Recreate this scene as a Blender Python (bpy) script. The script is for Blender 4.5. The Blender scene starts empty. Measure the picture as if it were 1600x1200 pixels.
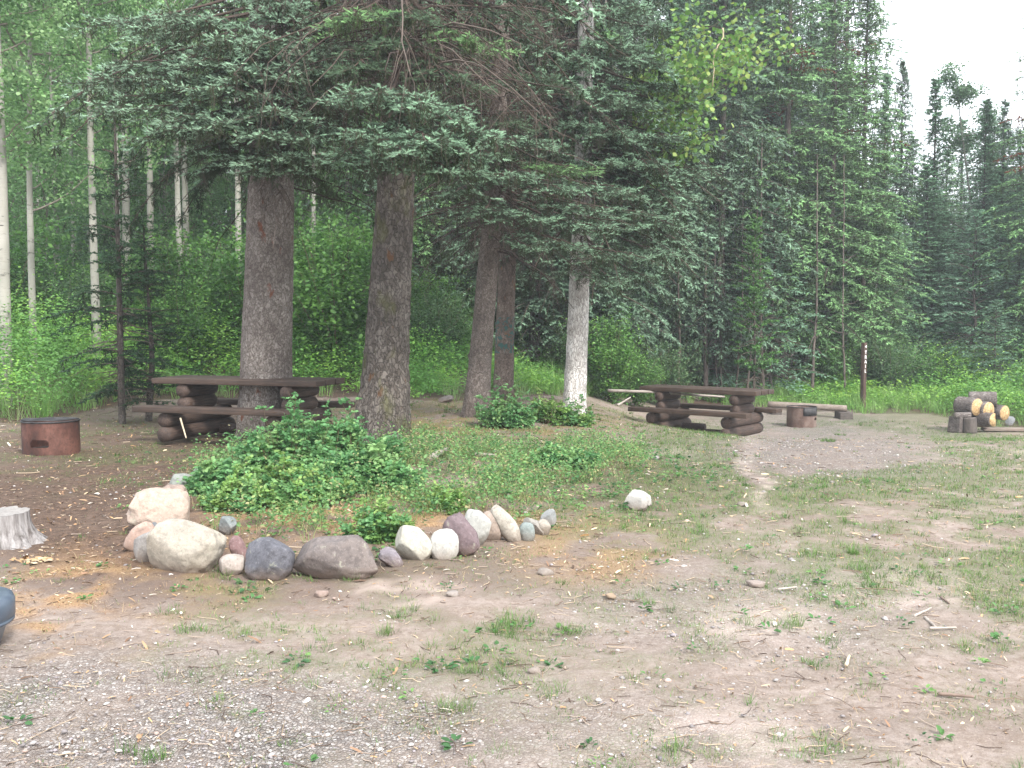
import bpy, math, random
import numpy as np
from mathutils import Vector, Matrix
C = bpy.context.scene
R = math.radians
rng = np.random.default_rng(7)
random.seed(7)

# ------------------------------------------------------------------ camera, world, sun, exposure
CAM_H, F, PITCH = 1.6, 1570.0, math.atan(100 / 1570.0)
cam = bpy.data.cameras.new('camera'); camo = bpy.data.objects.new('camera', cam)
C.collection.objects.link(camo); C.camera = camo
cam.sensor_width = 36; cam.lens = F / 1600 * 36; cam.clip_start = .05; cam.clip_end = 2000
camo.location = (0, 0, CAM_H); camo.rotation_euler = (math.pi / 2 - PITCH, 0, 0)

SUN_EL, SUN_AZ = 43, 150          # azimuth measured clockwise from +Y (view direction)
w = bpy.data.worlds.new('World'); C.world = w; w.use_nodes = True
nt = w.node_tree; nt.nodes.clear()
out = nt.nodes.new('ShaderNodeOutputWorld'); bg = nt.nodes.new('ShaderNodeBackground')
sky = nt.nodes.new('ShaderNodeTexSky'); sky.sky_type = 'NISHITA'; sky.sun_disc = False
sky.sun_elevation = R(SUN_EL); sky.sun_rotation = R(SUN_AZ); sky.air_density = 1.2; sky.dust_density = 2.5
mixw = nt.nodes.new('ShaderNodeMix'); mixw.data_type = 'RGBA'; mixw.inputs['Factor'].default_value = .8
mixw.inputs[7].default_value = (9.6, 9.9, 10.4, 1)      # even white overcast
nt.links.new(sky.outputs[0], mixw.inputs[6]); nt.links.new(mixw.outputs[2], bg.inputs[0])
bg.inputs[1].default_value = .13; nt.links.new(bg.outputs[0], out.inputs[0])
sl = bpy.data.lights.new('sun', 'SUN'); sl.energy = 2.5; sl.angle = R(10); sl.color = (1, .96, .9)
so = bpy.data.objects.new('sun', sl); C.collection.objects.link(so)
sd = Vector((math.sin(R(SUN_AZ)) * math.cos(R(SUN_EL)), math.cos(R(SUN_AZ)) * math.cos(R(SUN_EL)), math.sin(R(SUN_EL))))
so.rotation_euler = sd.to_track_quat('Z', 'Y').to_euler()
C.view_settings.view_transform = 'Standard'; C.view_settings.look = 'None'
C.view_settings.gamma = 1; C.view_settings.exposure = 1.2
C.cycles.max_bounces = 6; C.cycles.diffuse_bounces = 4; C.cycles.transmission_bounces = 3
C.cycles.glossy_bounces = 2; C.cycles.volume_bounces = 0

# ------------------------------------------------------------------ noise
def vnoise(p, seed=0):
    p = np.asarray(p, float); i = np.floor(p).astype(np.int64); f = p - i
    f = f * f * (3 - 2 * f); d = p.shape[-1]; res = 0
    for c in range(1 << d):
        wgt = 1.0; h = np.full(p.shape[:-1], seed * 1013 + 7, np.int64)
        for k in range(d):
            b = (c >> k) & 1
            h = h * 374761393 + (i[..., k] + b) * (668265263 + 2 * k * 1274126177)
            h = (h ^ (h >> 13)) & 0x7fffffff
            wgt = wgt * (f[..., k] if b else 1 - f[..., k])
        h = (h * 1274126177) & 0x7fffffff; h = (h ^ (h >> 16)) & 0xffffff
        res = res + wgt * (h / float(0xffffff))
    return res
def fbm(p, o=4, seed=0):
    p = np.asarray(p, float); a = .5; s = 0; t = 0
    for k in range(o):
        s = s + a * vnoise(p * (2 ** k) + k * 17.3, seed + k); t += a; a *= .5
    return s / t
def sst(a, b, x):
    t = np.clip((np.asarray(x, float) - a) / (b - a), 0, 1); return t * t * (3 - 2 * t)

# ------------------------------------------------------------------ ground height + pixel helpers
def zg(x, y):
    x = np.asarray(x, float); y = np.asarray(y, float)
    z = -.93 * sst(12, 24, y) * sst(.3, 5.2, x) - .10 * sst(8, 14, y) * sst(0, 3, x)
    z = z + .3 * sst(25, 34, y) * sst(.3, 5.2, x)
    z = z + 1.35 * sst(18, 30, y) * sst(1.5, -5, x)
    z = z + .012 * np.clip(y - 30, 0, 400)
    z = z + .17 * np.exp(-((x + 1.5) / 1.5) ** 2 - ((y - 9.3) / 2.4) ** 2)
    z = z + .10 * np.exp(-((x + 1.4) / 1.0) ** 2 - ((y - 12.4) / 1.0) ** 2) + .12 * np.exp(-((x + .5) / .8) ** 2 - ((y - 16.4) / .9) ** 2)
    z = z + .07 * (fbm(np.stack([x * .45, y * .45], -1), 3, 5) - .5) * sst(1, 6, y)
    return z
cp, sp_ = math.cos(PITCH), math.sin(PITCH)
def ray(px, py):
    u = (px - 800) / F; v = (600 - py) / F
    return np.array([u, cp + v * sp_, -sp_ + v * cp])
def at(px, py, Y):
    d = ray(px, py); return np.array([0, 0, CAM_H]) + d * (Y / d[1])
def G(px, py):
    d = ray(px, py); t = np.linspace(2, 60, 2400) / d[1]
    P = d[None] * t[:, None]; g = CAM_H + P[:, 2] - zg(P[:, 0], P[:, 1])
    k = np.argmax(g < 0)
    if k == 0: k = len(t) - 1
    a = t[k - 1] + (t[k] - t[k - 1]) * g[k - 1] / (g[k - 1] - g[k] + 1e-9)
    p = d * a; return np.array([p[0], p[1], float(zg(p[0], p[1]))])
def proj(x, y, z):
    dz = z - CAM_H; dep = y * cp - dz * sp_; up = y * sp_ + dz * cp
    dep = np.maximum(dep, .3)
    return 800 + F * x / dep, 600 - F * up / dep

# ------------------------------------------------------------------ mesh + object helpers
def mesh_np(name, V, faces, mat, col=None, parent=None, smooth=False, matidx=None):
    """faces: (M,k) array or list of such arrays"""
    if not isinstance(faces, (list, tuple)): faces = [faces]
    me = bpy.data.meshes.new(name); V = np.ascontiguousarray(V, np.float32)
    me.vertices.add(len(V)); me.vertices.foreach_set('co', V.ravel())
    faces = [np.asarray(f, np.int32) for f in faces if len(f)]
    nl = sum(f.size for f in faces); nf = sum(len(f) for f in faces)
    me.loops.add(nl); me.loops.foreach_set('vertex_index', np.concatenate([f.ravel() for f in faces]))
    me.polygons.add(nf)
    tot = np.concatenate([np.full(len(f), f.shape[1], np.int32) for f in faces])
    me.polygons.foreach_set('loop_start', np.concatenate([[0], np.cumsum(tot)[:-1]]).astype(np.int32))
    me.polygons.foreach_set('loop_total', tot)
    if smooth: me.polygons.foreach_set('use_smooth', np.ones(nf, bool))
    if matidx is not None: me.polygons.foreach_set('material_index', np.asarray(matidx, np.int32))
    if col is not None:
        a = me.color_attributes.new('Col', 'FLOAT_COLOR', 'POINT')
        c = np.ones((len(V), 4), np.float32); c[:, :3] = col; a.data.foreach_set('color', c.ravel())
    me.update(calc_edges=True); me.validate()
    for m in (mat if isinstance(mat, (list, tuple)) else [mat]): me.materials.append(m)
    o = bpy.data.objects.new(name, me); C.collection.objects.link(o)
    if parent: o.parent = parent
    return o
def tag(o, label=None, cat=None, group=None, kind=None):
    if label: o['label'] = label
    if cat: o['category'] = cat
    if group: o['group'] = group
    if kind: o['kind'] = kind
    return o
def empty(name, loc, rz=0):
    o = bpy.data.objects.new(name, None); C.collection.objects.link(o)
    o.location = [float(v) for v in loc]; o.rotation_euler = (0, 0, rz); o.empty_display_size = .2
    return o
def copy_tree(o, parent=None):
    c = o.copy(); C.collection.objects.link(c); c.parent = parent
    for ch in o.children: copy_tree(ch, c)
    return c
def nrm(v): return v / np.maximum(np.linalg.norm(v, axis=-1, keepdims=True), 1e-9)
def frames(d, up=(0, 0, 1), roll=None):
    """(M,3) directions -> (M,3,3) matrices whose columns are x=d, y, z"""
    d = nrm(d); u = np.broadcast_to(np.asarray(up, float), d.shape)
    y = np.cross(u, d); bad = np.linalg.norm(y, axis=1) < 1e-3
    y[bad] = np.cross(np.array([1., 0, 0]), d[bad]) + 1e-6; y = nrm(y); z = np.cross(d, y)
    if roll is not None:
        c, s = np.cos(roll)[:, None], np.sin(roll)[:, None]; y, z = y * c + z * s, z * c - y * s
    return np.stack([d, y, z], -1)
def scatter(tv, tf, pos, M, sc):
    """template verts/faces placed at pos with matrix M and scale sc ((M,) or (M,3))"""
    sc = np.asarray(sc, float); sc = sc[:, None] if sc.ndim == 1 else sc
    L = tv[None] * sc[:, None, :]
    V = np.einsum('mij,mvj->mvi', M, L) + pos[:, None, :]
    n = len(pos); Fc = (tf[None] + (np.arange(n) * len(tv))[:, None, None]).reshape(-1, tf.shape[1])
    return V.reshape(-1, 3), Fc
class Acc:
    def __init__(s): s.V = []; s.F = {}; s.c = []; s.n = 0
    def add(s, V, Fc, col=None):
        for f in (Fc if isinstance(Fc, list) else [Fc]):
            s.F.setdefault(f.shape[1], []).append(f + s.n)
        s.V.append(V); s.n += len(V)
        s.c.append(np.broadcast_to(np.asarray(col if col is not None else (1, 1, 1), float), (len(V), 3)))
    def build(s, name, mat, parent=None, smooth=False, col=True):
        if not s.n: return None
        return mesh_np(name, np.concatenate(s.V), [np.concatenate(v) for v in s.F.values()], mat,
                       np.concatenate(s.c) if col else None, parent, smooth)
def tubes(P, rad, sides=3, cap=False):
    """P (M,K,3) polylines, rad (M,K)"""
    M, K, _ = P.shape; T = np.gradient(P, axis=1); T = nrm(T)
    ref = np.where(np.abs(nrm(P[:, -1] - P[:, 0])[:, 2:3]) > .8, np.array([[1., 0, 0]]), np.array([[0, 0, 1.]]))[:, None, :]
    a = nrm(np.cross(np.broadcast_to(ref, T.shape), T)); b = np.cross(T, a)
    th = np.arange(sides) / sides * 2 * math.pi
    V = P[:, :, None, :] + rad[:, :, None, None] * (a[:, :, None, :] * np.cos(th)[None, None, :, None] + b[:, :, None, :] * np.sin(th)[None, None, :, None])
    i = np.arange(M)[:, None, None] * K * sides + np.arange(K - 1)[None, :, None] * sides
    j = np.arange(sides)[None, None, :]; j2 = (j + 1) % sides
    Q = np.stack([i + j, i + j2, i + sides + j2, i + sides + j], -1).reshape(-1, 4)
    V = V.reshape(-1, 3); out = [Q]
    if cap:
        for m in range(M):
            out.append(np.array([[m * K * sides + k for k in range(sides)][::-1]])); out.append(np.array([[m * K * sides + (K - 1) * sides + k for k in range(sides)]]))
        cf = np.concatenate(out[1:]); out = [Q, cf] if sides != 4 else [np.concatenate([Q, cf])]
    return V, out
def box(cx, cy, cz, sx, sy, sz, bev=0.0):
    """bevelled box as verts + quads via bmesh"""
    import bmesh
    bm = bmesh.new(); bmesh.ops.create_cube(bm, size=1)
    for v in bm.verts: v.co = Vector((v.co.x * sx, v.co.y * sy, v.co.z * sz))
    if bev: bmesh.ops.bevel(bm, geom=bm.edges[:], offset=bev, segments=2, affect='EDGES', profile=.6)
    V = np.array([v.co[:] for v in bm.verts]) + [cx, cy, cz]; fs = {}
    bm.verts.index_update()
    for f in bm.faces: fs.setdefault(len(f.verts), []).append([v.index for v in f.verts])
    bm.free(); return V, [np.array(v) for v in fs.values()]

# ------------------------------------------------------------------ materials
def nmat(name):
    m = bpy.data.materials.new(name); m.use_nodes = True; t = m.node_tree
    return m, t, t.nodes['Principled BSDF'], t.nodes['Material Output']
def N(t, kind, **kw):
    n = t.nodes.new('ShaderNode' + kind)
    for k, v in kw.items():
        if k in n.inputs: n.inputs[k].default_value = v
        else: setattr(n, k, v)
    return n
def ramp(t, fac, stops):
    r = t.nodes.new('ShaderNodeValToRGB'); e = r.color_ramp.elements
    while len(e) < len(stops): e.new(.5)
    for k, (p, c) in enumerate(stops):
        e[k].position = p; e[k].color = (*c, 1) if len(c) == 3 else c
    t.links.new(fac, r.inputs[0]); return r.outputs[0]
def mix(t, fac, a, b, mode='MIX'):
    m = t.nodes.new('ShaderNodeMix'); m.data_type = 'RGBA'; m.blend_type = mode
    for s, v in ((m.inputs['Factor'], fac), (m.inputs[6], a), (m.inputs[7], b)):
        if hasattr(v, 'links'): t.links.new(v, s)
        elif isinstance(v, (tuple, list)): s.default_value = (*v, 1) if len(v) == 3 else v
        else: s.default_value = v
    return m.outputs[2]
def objco(t, scale=(1, 1, 1)):
    tc = N(t, 'TexCoord'); mp = N(t, 'Mapping'); mp.inputs['Scale'].default_value = scale
    t.links.new(tc.outputs['Object'], mp.inputs[0]); return mp.outputs[0]
def noise(t, co, scale, detail=4, rough=.55):
    n = N(t, 'TexNoise', Scale=scale, Detail=detail, Roughness=rough)
    if co is not None: t.links.new(co, n.inputs['Vector'])
    return n.outputs['Fac']
def bump(t, b, h, strength=.4, dist=.02):
    n = N(t, 'Bump', Strength=strength, Distance=dist); t.links.new(h, n.inputs['Height']); t.links.new(n.outputs[0], b.inputs['Normal'])
def math_(t, op, a, b=None):
    n = t.nodes.new('ShaderNodeMath'); n.operation = op
    for s, v in ((n.inputs[0], a), (n.inputs[1], b)):
        if v is None: continue
        if hasattr(v, 'links'): t.links.new(v, s)
        else: s.default_value = v
    return n.outputs[0]

def leaf_mat(name, rough=.55, transl=.35, spec=.3):
    m, t, b, o = nmat(name)
    a = N(t, 'VertexColor'); a.layer_name = 'Col'
    t.links.new(a.outputs[0], b.inputs['Base Color']); b.inputs['Roughness'].default_value = rough
    b.inputs['Specular IOR Level'].default_value = spec
    tr = N(t, 'BsdfTranslucent'); t.links.new(a.outputs[0], tr.inputs[0])
    mx = N(t, 'MixShader'); mx.inputs[0].default_value = transl
    t.links.new(b.outputs[0], mx.inputs[1]); t.links.new(tr.outputs[0], mx.inputs[2]); t.links.new(mx.outputs[0], o.inputs[0])
    return m
M_NEEDLE = leaf_mat('needles', .5, .3, .35)
M_LEAF = leaf_mat('leaves', .45, .38, .35)
M_GRASS = leaf_mat('grass_blades', .5, .35, .3)
def col_mat(name, rough=.8):
    m, t, b, o = nmat(name); a = N(t, 'VertexColor'); a.layer_name = 'Col'
    t.links.new(a.outputs[0], b.inputs['Base Color']); b.inputs['Roughness'].default_value = rough
    b.inputs['Specular IOR Level'].default_value = .25
    return m
M_CHIP = col_mat('chips'); M_TWIG = col_mat('twig_wood', .9)

def bark_mat(name, dark, mid, light, vs=(28, 28, 11), depth=.012, patch=None, teal=False, moss=.0):
    m, t, b, o = nmat(name); co = objco(t)
    wob = N(t, 'TexNoise', Scale=9, Detail=3); t.links.new(co, wob.inputs[0])
    addv = N(t, 'VectorMath', operation='MULTIPLY_ADD'); t.links.new(wob.outputs['Color'], addv.inputs[0])
    addv.inputs[1].default_value = (.13, .13, .17); t.links.new(co, addv.inputs[2])
    mp = N(t, 'Mapping'); mp.inputs['Scale'].default_value = vs; t.links.new(addv.outputs[0], mp.inputs[0])
    v = N(t, 'TexVoronoi', feature='DISTANCE_TO_EDGE', Scale=1.0, Randomness=1); t.links.new(mp.outputs[0], v.inputs[0])
    vc = N(t, 'TexVoronoi', feature='F1', Scale=1.0); t.links.new(mp.outputs[0], vc.inputs[0])
    crack = ramp(t, math_(t, 'ADD', v.outputs['Distance'], math_(t, 'MULTIPLY', noise(t, co, 60, 4, .7), .22)), [(.08, (.15, .15, .15)), (.26, (1, 1, 1))])
    n1 = noise(t, co, 38, 6, .7); n2 = noise(t, co, 2.3, 4)
    sep = N(t, 'SeparateColor'); t.links.new(vc.outputs['Color'], sep.inputs[0])
    tone = math_(t, 'ADD', math_(t, 'MULTIPLY', sep.outputs[0], .45), math_(t, 'MULTIPLY', n1, .6))
    c = ramp(t, tone, [(.25, mid), (.75, light)])
    c = mix(t, math_(t, 'MULTIPLY', ramp(t, n2, [(.42, (0, 0, 0)), (.62, (1, 1, 1))]), .45), c, dark)
    c = mix(t, crack, dark, c)
    if patch:                                   # reddish bare scars
        n3 = noise(t, objco(t, (1, 1, .45)), 5.5, 3)
        c = mix(t, ramp(t, n3, [(.64, (0, 0, 0)), (.69, (.85, .85, .85))]), c, patch)
    if moss:
        n4 = noise(t, objco(t, (1, 1, .5)), 4, 5)
        c = mix(t, math_(t, 'MULTIPLY', ramp(t, n4, [(.55, (0, 0, 0)), (.7, (1, 1, 1))]), moss), c, (.10, .11, .03))
    if teal:                                    # old paint blaze
        sx = N(t, 'SeparateXYZ'); t.links.new(co, sx.inputs[0])
        z = sx.outputs[2]
        band = math_(t, 'MULTIPLY', math_(t, 'GREATER_THAN', z, .95), math_(t, 'LESS_THAN', z, 1.65))
        band = math_(t, 'MULTIPLY', band, math_(t, 'GREATER_THAN', math_(t, 'ADD', noise(t, co, 14, 4), math_(t, 'MULTIPLY', crack, .1)), .62))
        c = mix(t, band, c, (.055, .125, .115))
    t.links.new(c, b.inputs['Base Color']); b.inputs['Roughness'].default_value = .95
    b.inputs['Specular IOR Level'].default_value = .15
    h = math_(t, 'ADD', math_(t, 'MULTIPLY', crack, .7), math_(t, 'MULTIPLY', n1, .6)); bump(t, b, h, .9, depth)
    return m
BARK1 = bark_mat('bark_grey_brown', (.055, .04, .033), (.15, .127, .112), (.30, .27, .245), (34, 34, 17), .012, patch=(.15, .055, .03))
BARK2 = bark_mat('bark_dark', (.026, .021, .018), (.082, .068, .058), (.185, .162, .143), (26, 26, 11), .02, patch=(.12, .06, .03), moss=.5)
BARK3 = bark_mat('bark_scaly', (.05, .04, .034), (.15, .12, .105), (.28, .24, .215), (36, 36, 22), .012)
BARK4 = bark_mat('bark_painted', (.05, .038, .032), (.15, .115, .098), (.26, .21, .18), (30, 30, 14), .012, patch=(.22, .11, .05), teal=True)
BARK5 = bark_mat('bark_pale_furrowed', (.24, .21, .19), (.66, .63, .60), (.85, .83, .80), (26, 26, 6), .03)
BARKF = bark_mat('bark_conifer_far', (.028, .023, .019), (.075, .064, .054), (.15, .13, .113), (20, 20, 8), .01)
def aspen_bark():
    m, t, b, o = nmat('bark_aspen'); co = objco(t)
    n1 = noise(t, objco(t, (1, 1, 4)), 2.2, 5, .65); n2 = noise(t, objco(t, (3, 3, 22)), 2, 4); n3 = noise(t, co, .9, 3)
    c = ramp(t, n3, [(.3, (.22, .215, .18)), (.7, (.40, .385, .34))])
    c = mix(t, ramp(t, n1, [(.60, (0, 0, 0)), (.66, (1, 1, 1))]), c, (.05, .045, .04))
    c = mix(t, math_(t, 'MULTIPLY', ramp(t, n2, [(.6, (0, 0, 0)), (.7, (1, 1, 1))]), .6), c, (.13, .12, .10))
    t.links.new(c, b.inputs['Base Color']); b.inputs['Roughness'].default_value = .85; bump(t, b, n1, .3, .01); return m
ASPEN = aspen_bark()

def rock_mat(name, base, alt, speck=(.6, .58, .55), vein=None):
    m, t, b, o = nmat(name); co = objco(t)
    n1 = noise(t, co, 5, 5, .6); n2 = noise(t, co, 60, 6, .75); n3 = noise(t, co, 14, 4)
    alt = tuple(x * .66 for x in alt); base = tuple(x * .70 for x in base); speck = tuple(x * .8 for x in speck)
    n5 = noise(t, co, 2.6, 3); c = ramp(t, n1, [(.34, alt), (.60, base)]); c = mix(t, math_(t, 'MULTIPLY', ramp(t, n5, [(.45, (0, 0, 0)), (.62, (1, 1, 1))]), .5), c, tuple(x * .72 for x in alt))
    c = mix(t, math_(t, 'MULTIPLY', ramp(t, n2, [(.55, (0, 0, 0)), (.64, (1, 1, 1))]), .32), c, speck)
    n6 = noise(t, co, 22, 6, .7); c = mix(t, math_(t, 'MULTIPLY', ramp(t, n6, [(.50, (0, 0, 0)), (.60, (1, 1, 1))]), .45), c, tuple(x * .55 for x in alt))
    c = mix(t, math_(t, 'MULTIPLY', ramp(t, noise(t, co, 9, 5, .75), [(.60, (0, 0, 0)), (.66, (1, 1, 1))]), .5), c, (.34, .35, .27))
    c = mix(t, math_(t, 'MULTIPLY', ramp(t, n2, [(.32, (1, 1, 1)), (.44, (0, 0, 0))]), .55), c, tuple(x * .45 for x in alt))
    vor = N(t, 'TexVoronoi', feature='DISTANCE_TO_EDGE', Scale=3.1); 
    wv = N(t, 'TexNoise', Scale=4, Detail=4); t.links.new(co, wv.inputs[0])
    av = N(t, 'VectorMath', operation='MULTIPLY_ADD'); t.links.new(wv.outputs['Color'], av.inputs[0]); av.inputs[1].default_value = (.7, .7, .7); t.links.new(co, av.inputs[2])
    t.links.new(av.outputs[0], vor.inputs[0])
    crk = ramp(t, vor.outputs['Distance'], [(0, (1, 1, 1)), (.018, (0, 0, 0))])
    c = mix(t, math_(t, 'MULTIPLY', crk, .10), c, vein or tuple(x * .5 for x in alt))
    # soil splashed on the bottom few centimetres
    sx = N(t, 'SeparateXYZ'); t.links.new(co, sx.inputs[0])
    low = ramp(t, math_(t, 'ADD', sx.outputs[2], math_(t, 'MULTIPLY', n3, .08)), [(.03, (1, 1, 1)), (.13, (0, 0, 0))])
    c = mix(t, math_(t, 'MULTIPLY', low, .8), c, (.17, .12, .09))
    t.links.new(c, b.inputs['Base Color']); b.inputs['Roughness'].default_value = .85
    b.inputs['Specular IOR Level'].default_value = .3
    bump(t, b, math_(t, 'ADD', math_(t, 'ADD', math_(t, 'MULTIPLY', n2, .5), math_(t, 'MULTIPLY', n3, 1.3)), math_(t, 'MULTIPLY', crk, -.12)), .55, .012)
    return m
def wood_mat(name, dark, light, scale=(2, 30, 30), rough=.8, bumpd=.006, stain=None):
    m, t, b, o = nmat(name)
    n1 = noise(t, objco(t, scale), 3, 6, .65); n2 = noise(t, objco(t), 3.5, 4)
    c = ramp(t, n1, [(.3, dark), (.7, light)])
    c = mix(t, math_(t, 'MULTIPLY', ramp(t, n2, [(.4, (0, 0, 0)), (.7, (1, 1, 1))]), .5), c, stain or tuple(x * .55 for x in dark))
    t.links.new(c, b.inputs['Base Color']); b.inputs['Roughness'].default_value = rough; bump(t, b, n1, .6, bumpd); return m

# ------------------------------------------------------------------ where each ground cover lies
def ell(px, py, cx, cy, rx, ry, soft=.5):
    d = np.sqrt(((px - cx) / rx) ** 2 + ((py - cy) / ry) ** 2); return 1 - sst(1 - soft, 1 + soft, d)
EDGE_X = [-900, -100, 60, 150, 215, 260, 420, 560, 640, 700, 760, 860, 930, 1000, 1130, 1210, 1330, 1440, 1480, 1560, 1650, 1900, 2600]
EDGE_Y = [660, 656, 655, 634, 622, 618, 616, 614, 618, 622, 616, 612, 612, 618, 628, 634, 640, 640, 645, 660, 672, 690, 700]
def veg_edge(px): return np.interp(px, EDGE_X, EDGE_Y)
def zones(x, y):
    z = zg(x, y); px, py = proj(x, y, z); P2 = np.stack([x, y], -1)
    n = fbm(P2 * 1.3, 4, 11); n2 = fbm(P2 * 4.1, 4, 23); n3 = fbm(P2 * .5, 3, 31); n4 = fbm(P2 * 9, 3, 47)
    gravel = .9 * ell(px, py, 180, 1130, 430, 110) + .35 * ell(px, py, 800, 1180, 560, 110) + .62 * ell(px, py, 1290, 705, 200, 46, .8) \
        + .3 * ell(px, py, 1180, 960, 300, 90) + .35 * ell(px, py, 1250, 655, 140, 20)
    gravel = np.clip(gravel * (.35 + 1.3 * n), 0, 1)
    litter = .9 * ell(px, py, 120, 965, 130, 65) + .75 * ell(px, py, 700, 800, 190, 38) + .6 * ell(px, py, 470, 810, 170, 45) + .5 * ell(px, py, 930, 860, 120, 50) + .4 * ell(px, py, 250, 900, 180, 60) \
        + .4 * ell(px, py, 800, 660, 170, 30) + .3 * ell(px, py, 640, 660, 300, 30)
    litter = np.clip(litter * sst(.40, .62, n2 * .6 + n * .4) * 1.4, 0, 1)
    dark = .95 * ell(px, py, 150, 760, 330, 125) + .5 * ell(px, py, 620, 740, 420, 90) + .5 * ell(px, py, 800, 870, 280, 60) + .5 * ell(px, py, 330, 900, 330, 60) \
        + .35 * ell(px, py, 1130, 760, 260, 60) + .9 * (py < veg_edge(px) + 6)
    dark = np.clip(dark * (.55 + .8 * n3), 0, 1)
    green = .8 * ell(px, py, 1420, 690, 260, 45) + .75 * ell(px, py, 1430, 780, 300, 60) + 1.0 * ell(px, py, 1580, 870, 110, 110) + .95 * ell(px, py, 1090, 705, 120, 42) \
        + .85 * ell(px, py, 760, 735, 260, 60) + .30 * ell(px, py, 480, 1000, 330, 65) + .55 * ell(px, py, 1330, 900, 110, 60) + .5 * ell(px, py, 1000, 800, 200, 60) \
        + .55 * ell(px, py, 760, 650, 300, 26) + .4 * ell(px, py, 330, 900, 200, 40) + .15 * ell(px, py, 550, 1090, 330, 90) + .2 * ell(px, py, 900, 1000, 250, 70) \
        + .3 * ell(px, py, 1250, 800, 300, 90) + .08 * ell(px, py, 1250, 1120, 400, 90) + .3 * ell(px, py, 130, 700, 250, 60) + .29 + .5 * ell(px, py, 1450, 655, 150, 18)
    green = np.clip(green * (1 - .95 * ell(px, py, 1290, 705, 160, 34)) * (1 - .8 * ell(px, py, 150, 830, 210, 70)) * (1 - .5 * ell(px + 14 * np.sin(py * .055) + 9 * np.sin(py * .13 + 1), py, 1180, 745, 20, 58, .8)), 0, 1.2)
    cover = green * sst(.40, .62, n2 * .55 + n * .45 + (green - .5) * .16)
    wob = 14 * np.sin(py * .055) + 9 * np.sin(py * .13 + 1); pale = .75 * ell(px + wob, py, 1180, 740, 14, 62, .8) + .7 * ell(px, py, 1190, 975, 90, 30) + .6 * ell(px, py, 1130, 1160, 130, 50) + .55 * ell(px, py, 640, 925, 90, 20) + .7 * ell(px, py, 1050, 705, 40, 8) + .5 * ell(px, py, 1400, 930, 130, 40) + .6 * ell(px, py, 1560, 705, 60, 8)
    pale = np.clip(pale * sst(.4, .6, n4 * .4 + n * .6) * 1.2, 0, 1)
    return px, py, z, gravel, litter, dark, cover, pale, n2

# ground sheet, one graded grid out to the horizon
def graded(segs):
    o = []
    for a, b, st in segs: o.append(np.arange(a, b, st))
    return np.concatenate(o)
gy = np.concatenate([graded([(-12, 2, .5), (2, 3, .1), (3, 12, .045), (12, 20, .08), (20, 34, .16)]), 34 + np.cumsum(np.geomspace(.2, 60, 60))])
hx = np.concatenate([graded([(0, 5, .045), (5, 10, .09), (10, 18, .2)]), 18 + np.cumsum(np.geomspace(.3, 60, 45))])
gx = np.concatenate([-hx[:0:-1], hx])
X, Y = np.meshgrid(gx, gy); Z = zg(X, Y)
P2 = np.stack([X, Y], -1)
px, py, z0, gravel, litter, dark, cover, pale, _ = zones(X, Y)
Z = Z + .018 * (fbm(P2 * 3.2, 4, 3) - .5) * 2 + .010 * (fbm(P2 * 13, 2, 4) - .5) * 2
ny, nx = X.shape
V = np.stack([X, Y, Z], -1).reshape(-1, 3)
i = np.arange(ny - 1)[:, None] * nx + np.arange(nx - 1)[None]
Q = np.stack([i, i + 1, i + nx + 1, i + nx], -1).reshape(-1, 4)

m, t, b, o = nmat('forest_ground')
za = N(t, 'VertexColor'); za.layer_name = 'zone'; zb = N(t, 'VertexColor'); zb.layer_name = 'zoneb'
s1 = N(t, 'SeparateColor'); t.links.new(za.outputs[0], s1.inputs[0]); s2 = N(t, 'SeparateColor'); t.links.new(zb.outputs[0], s2.inputs[0])
co = objco(t)
nA = noise(t, co, 2.2, 6, .6); nB = noise(t, co, 18, 6, .7); nC = noise(t, co, 90, 5, .75); nD = noise(t, co, 6, 5, .65)
soil = ramp(t, nA, [(.35, (.236, .188, .162)), (.65, (.340, .284, .250))])
soil = mix(t, ramp(t, nB, [(.40, (0, 0, 0)), (.62, (.8, .8, .8))]), soil, (.19, .145, .115))
soil = mix(t, ramp(t, nC, [(.56, (0, 0, 0)), (.68, (.75, .75, .75))]), soil, (.43, .37, .31))
soil = mix(t, ramp(t, nC, [(.32, (.8, .8, .8)), (.42, (0, 0, 0))]), soil, (.11, .08, .06))
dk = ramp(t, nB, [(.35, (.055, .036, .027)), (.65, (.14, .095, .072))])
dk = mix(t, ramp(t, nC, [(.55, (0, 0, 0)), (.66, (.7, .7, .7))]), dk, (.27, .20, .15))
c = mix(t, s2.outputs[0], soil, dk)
pl = ramp(t, nB, [(.3, (.40, .31, .27)), (.7, (.55, .46, .41))]); c = mix(t, s2.outputs[2], c, pl)
vg = N(t, 'TexVoronoi', feature='F1', Scale=62); t.links.new(co, vg.inputs[0])
vg2 = N(t, 'TexVoronoi', feature='DISTANCE_TO_EDGE', Scale=62); t.links.new(co, vg2.inputs[0])
sg = N(t, 'SeparateColor'); t.links.new(vg.outputs['Color'], sg.inputs[0])
gcol = ramp(t, sg.outputs[0], [(0, (.15, .135, .128)), (.3, (.24, .225, .215)), (.55, (.31, .27, .24)), (.8, (.37, .35, .335)), (1, (.50, .48, .46))])
gcol = mix(t, ramp(t, vg2.outputs['Distance'], [(0, (1, 1, 1)), (.12, (0, 0, 0))]), gcol, (.09, .07, .06))
gm = math_(t, 'MULTIPLY', s1.outputs[0], ramp(t, nD, [(.3, (.55, .55, .55)), (.6, (1, 1, 1))])); c = mix(t, gm, c, gcol)
lit = ramp(t, nC, [(.35, (.15, .085, .045)), (.5, (.36, .21, .11)), (.68, (.55, .38, .22))]); c = mix(t, math_(t, 'MULTIPLY', s1.outputs[2], .8), c, lit)
grn = ramp(t, nB, [(.35, (.045, .075, .025)), (.7, (.14, .19, .065))])
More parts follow.
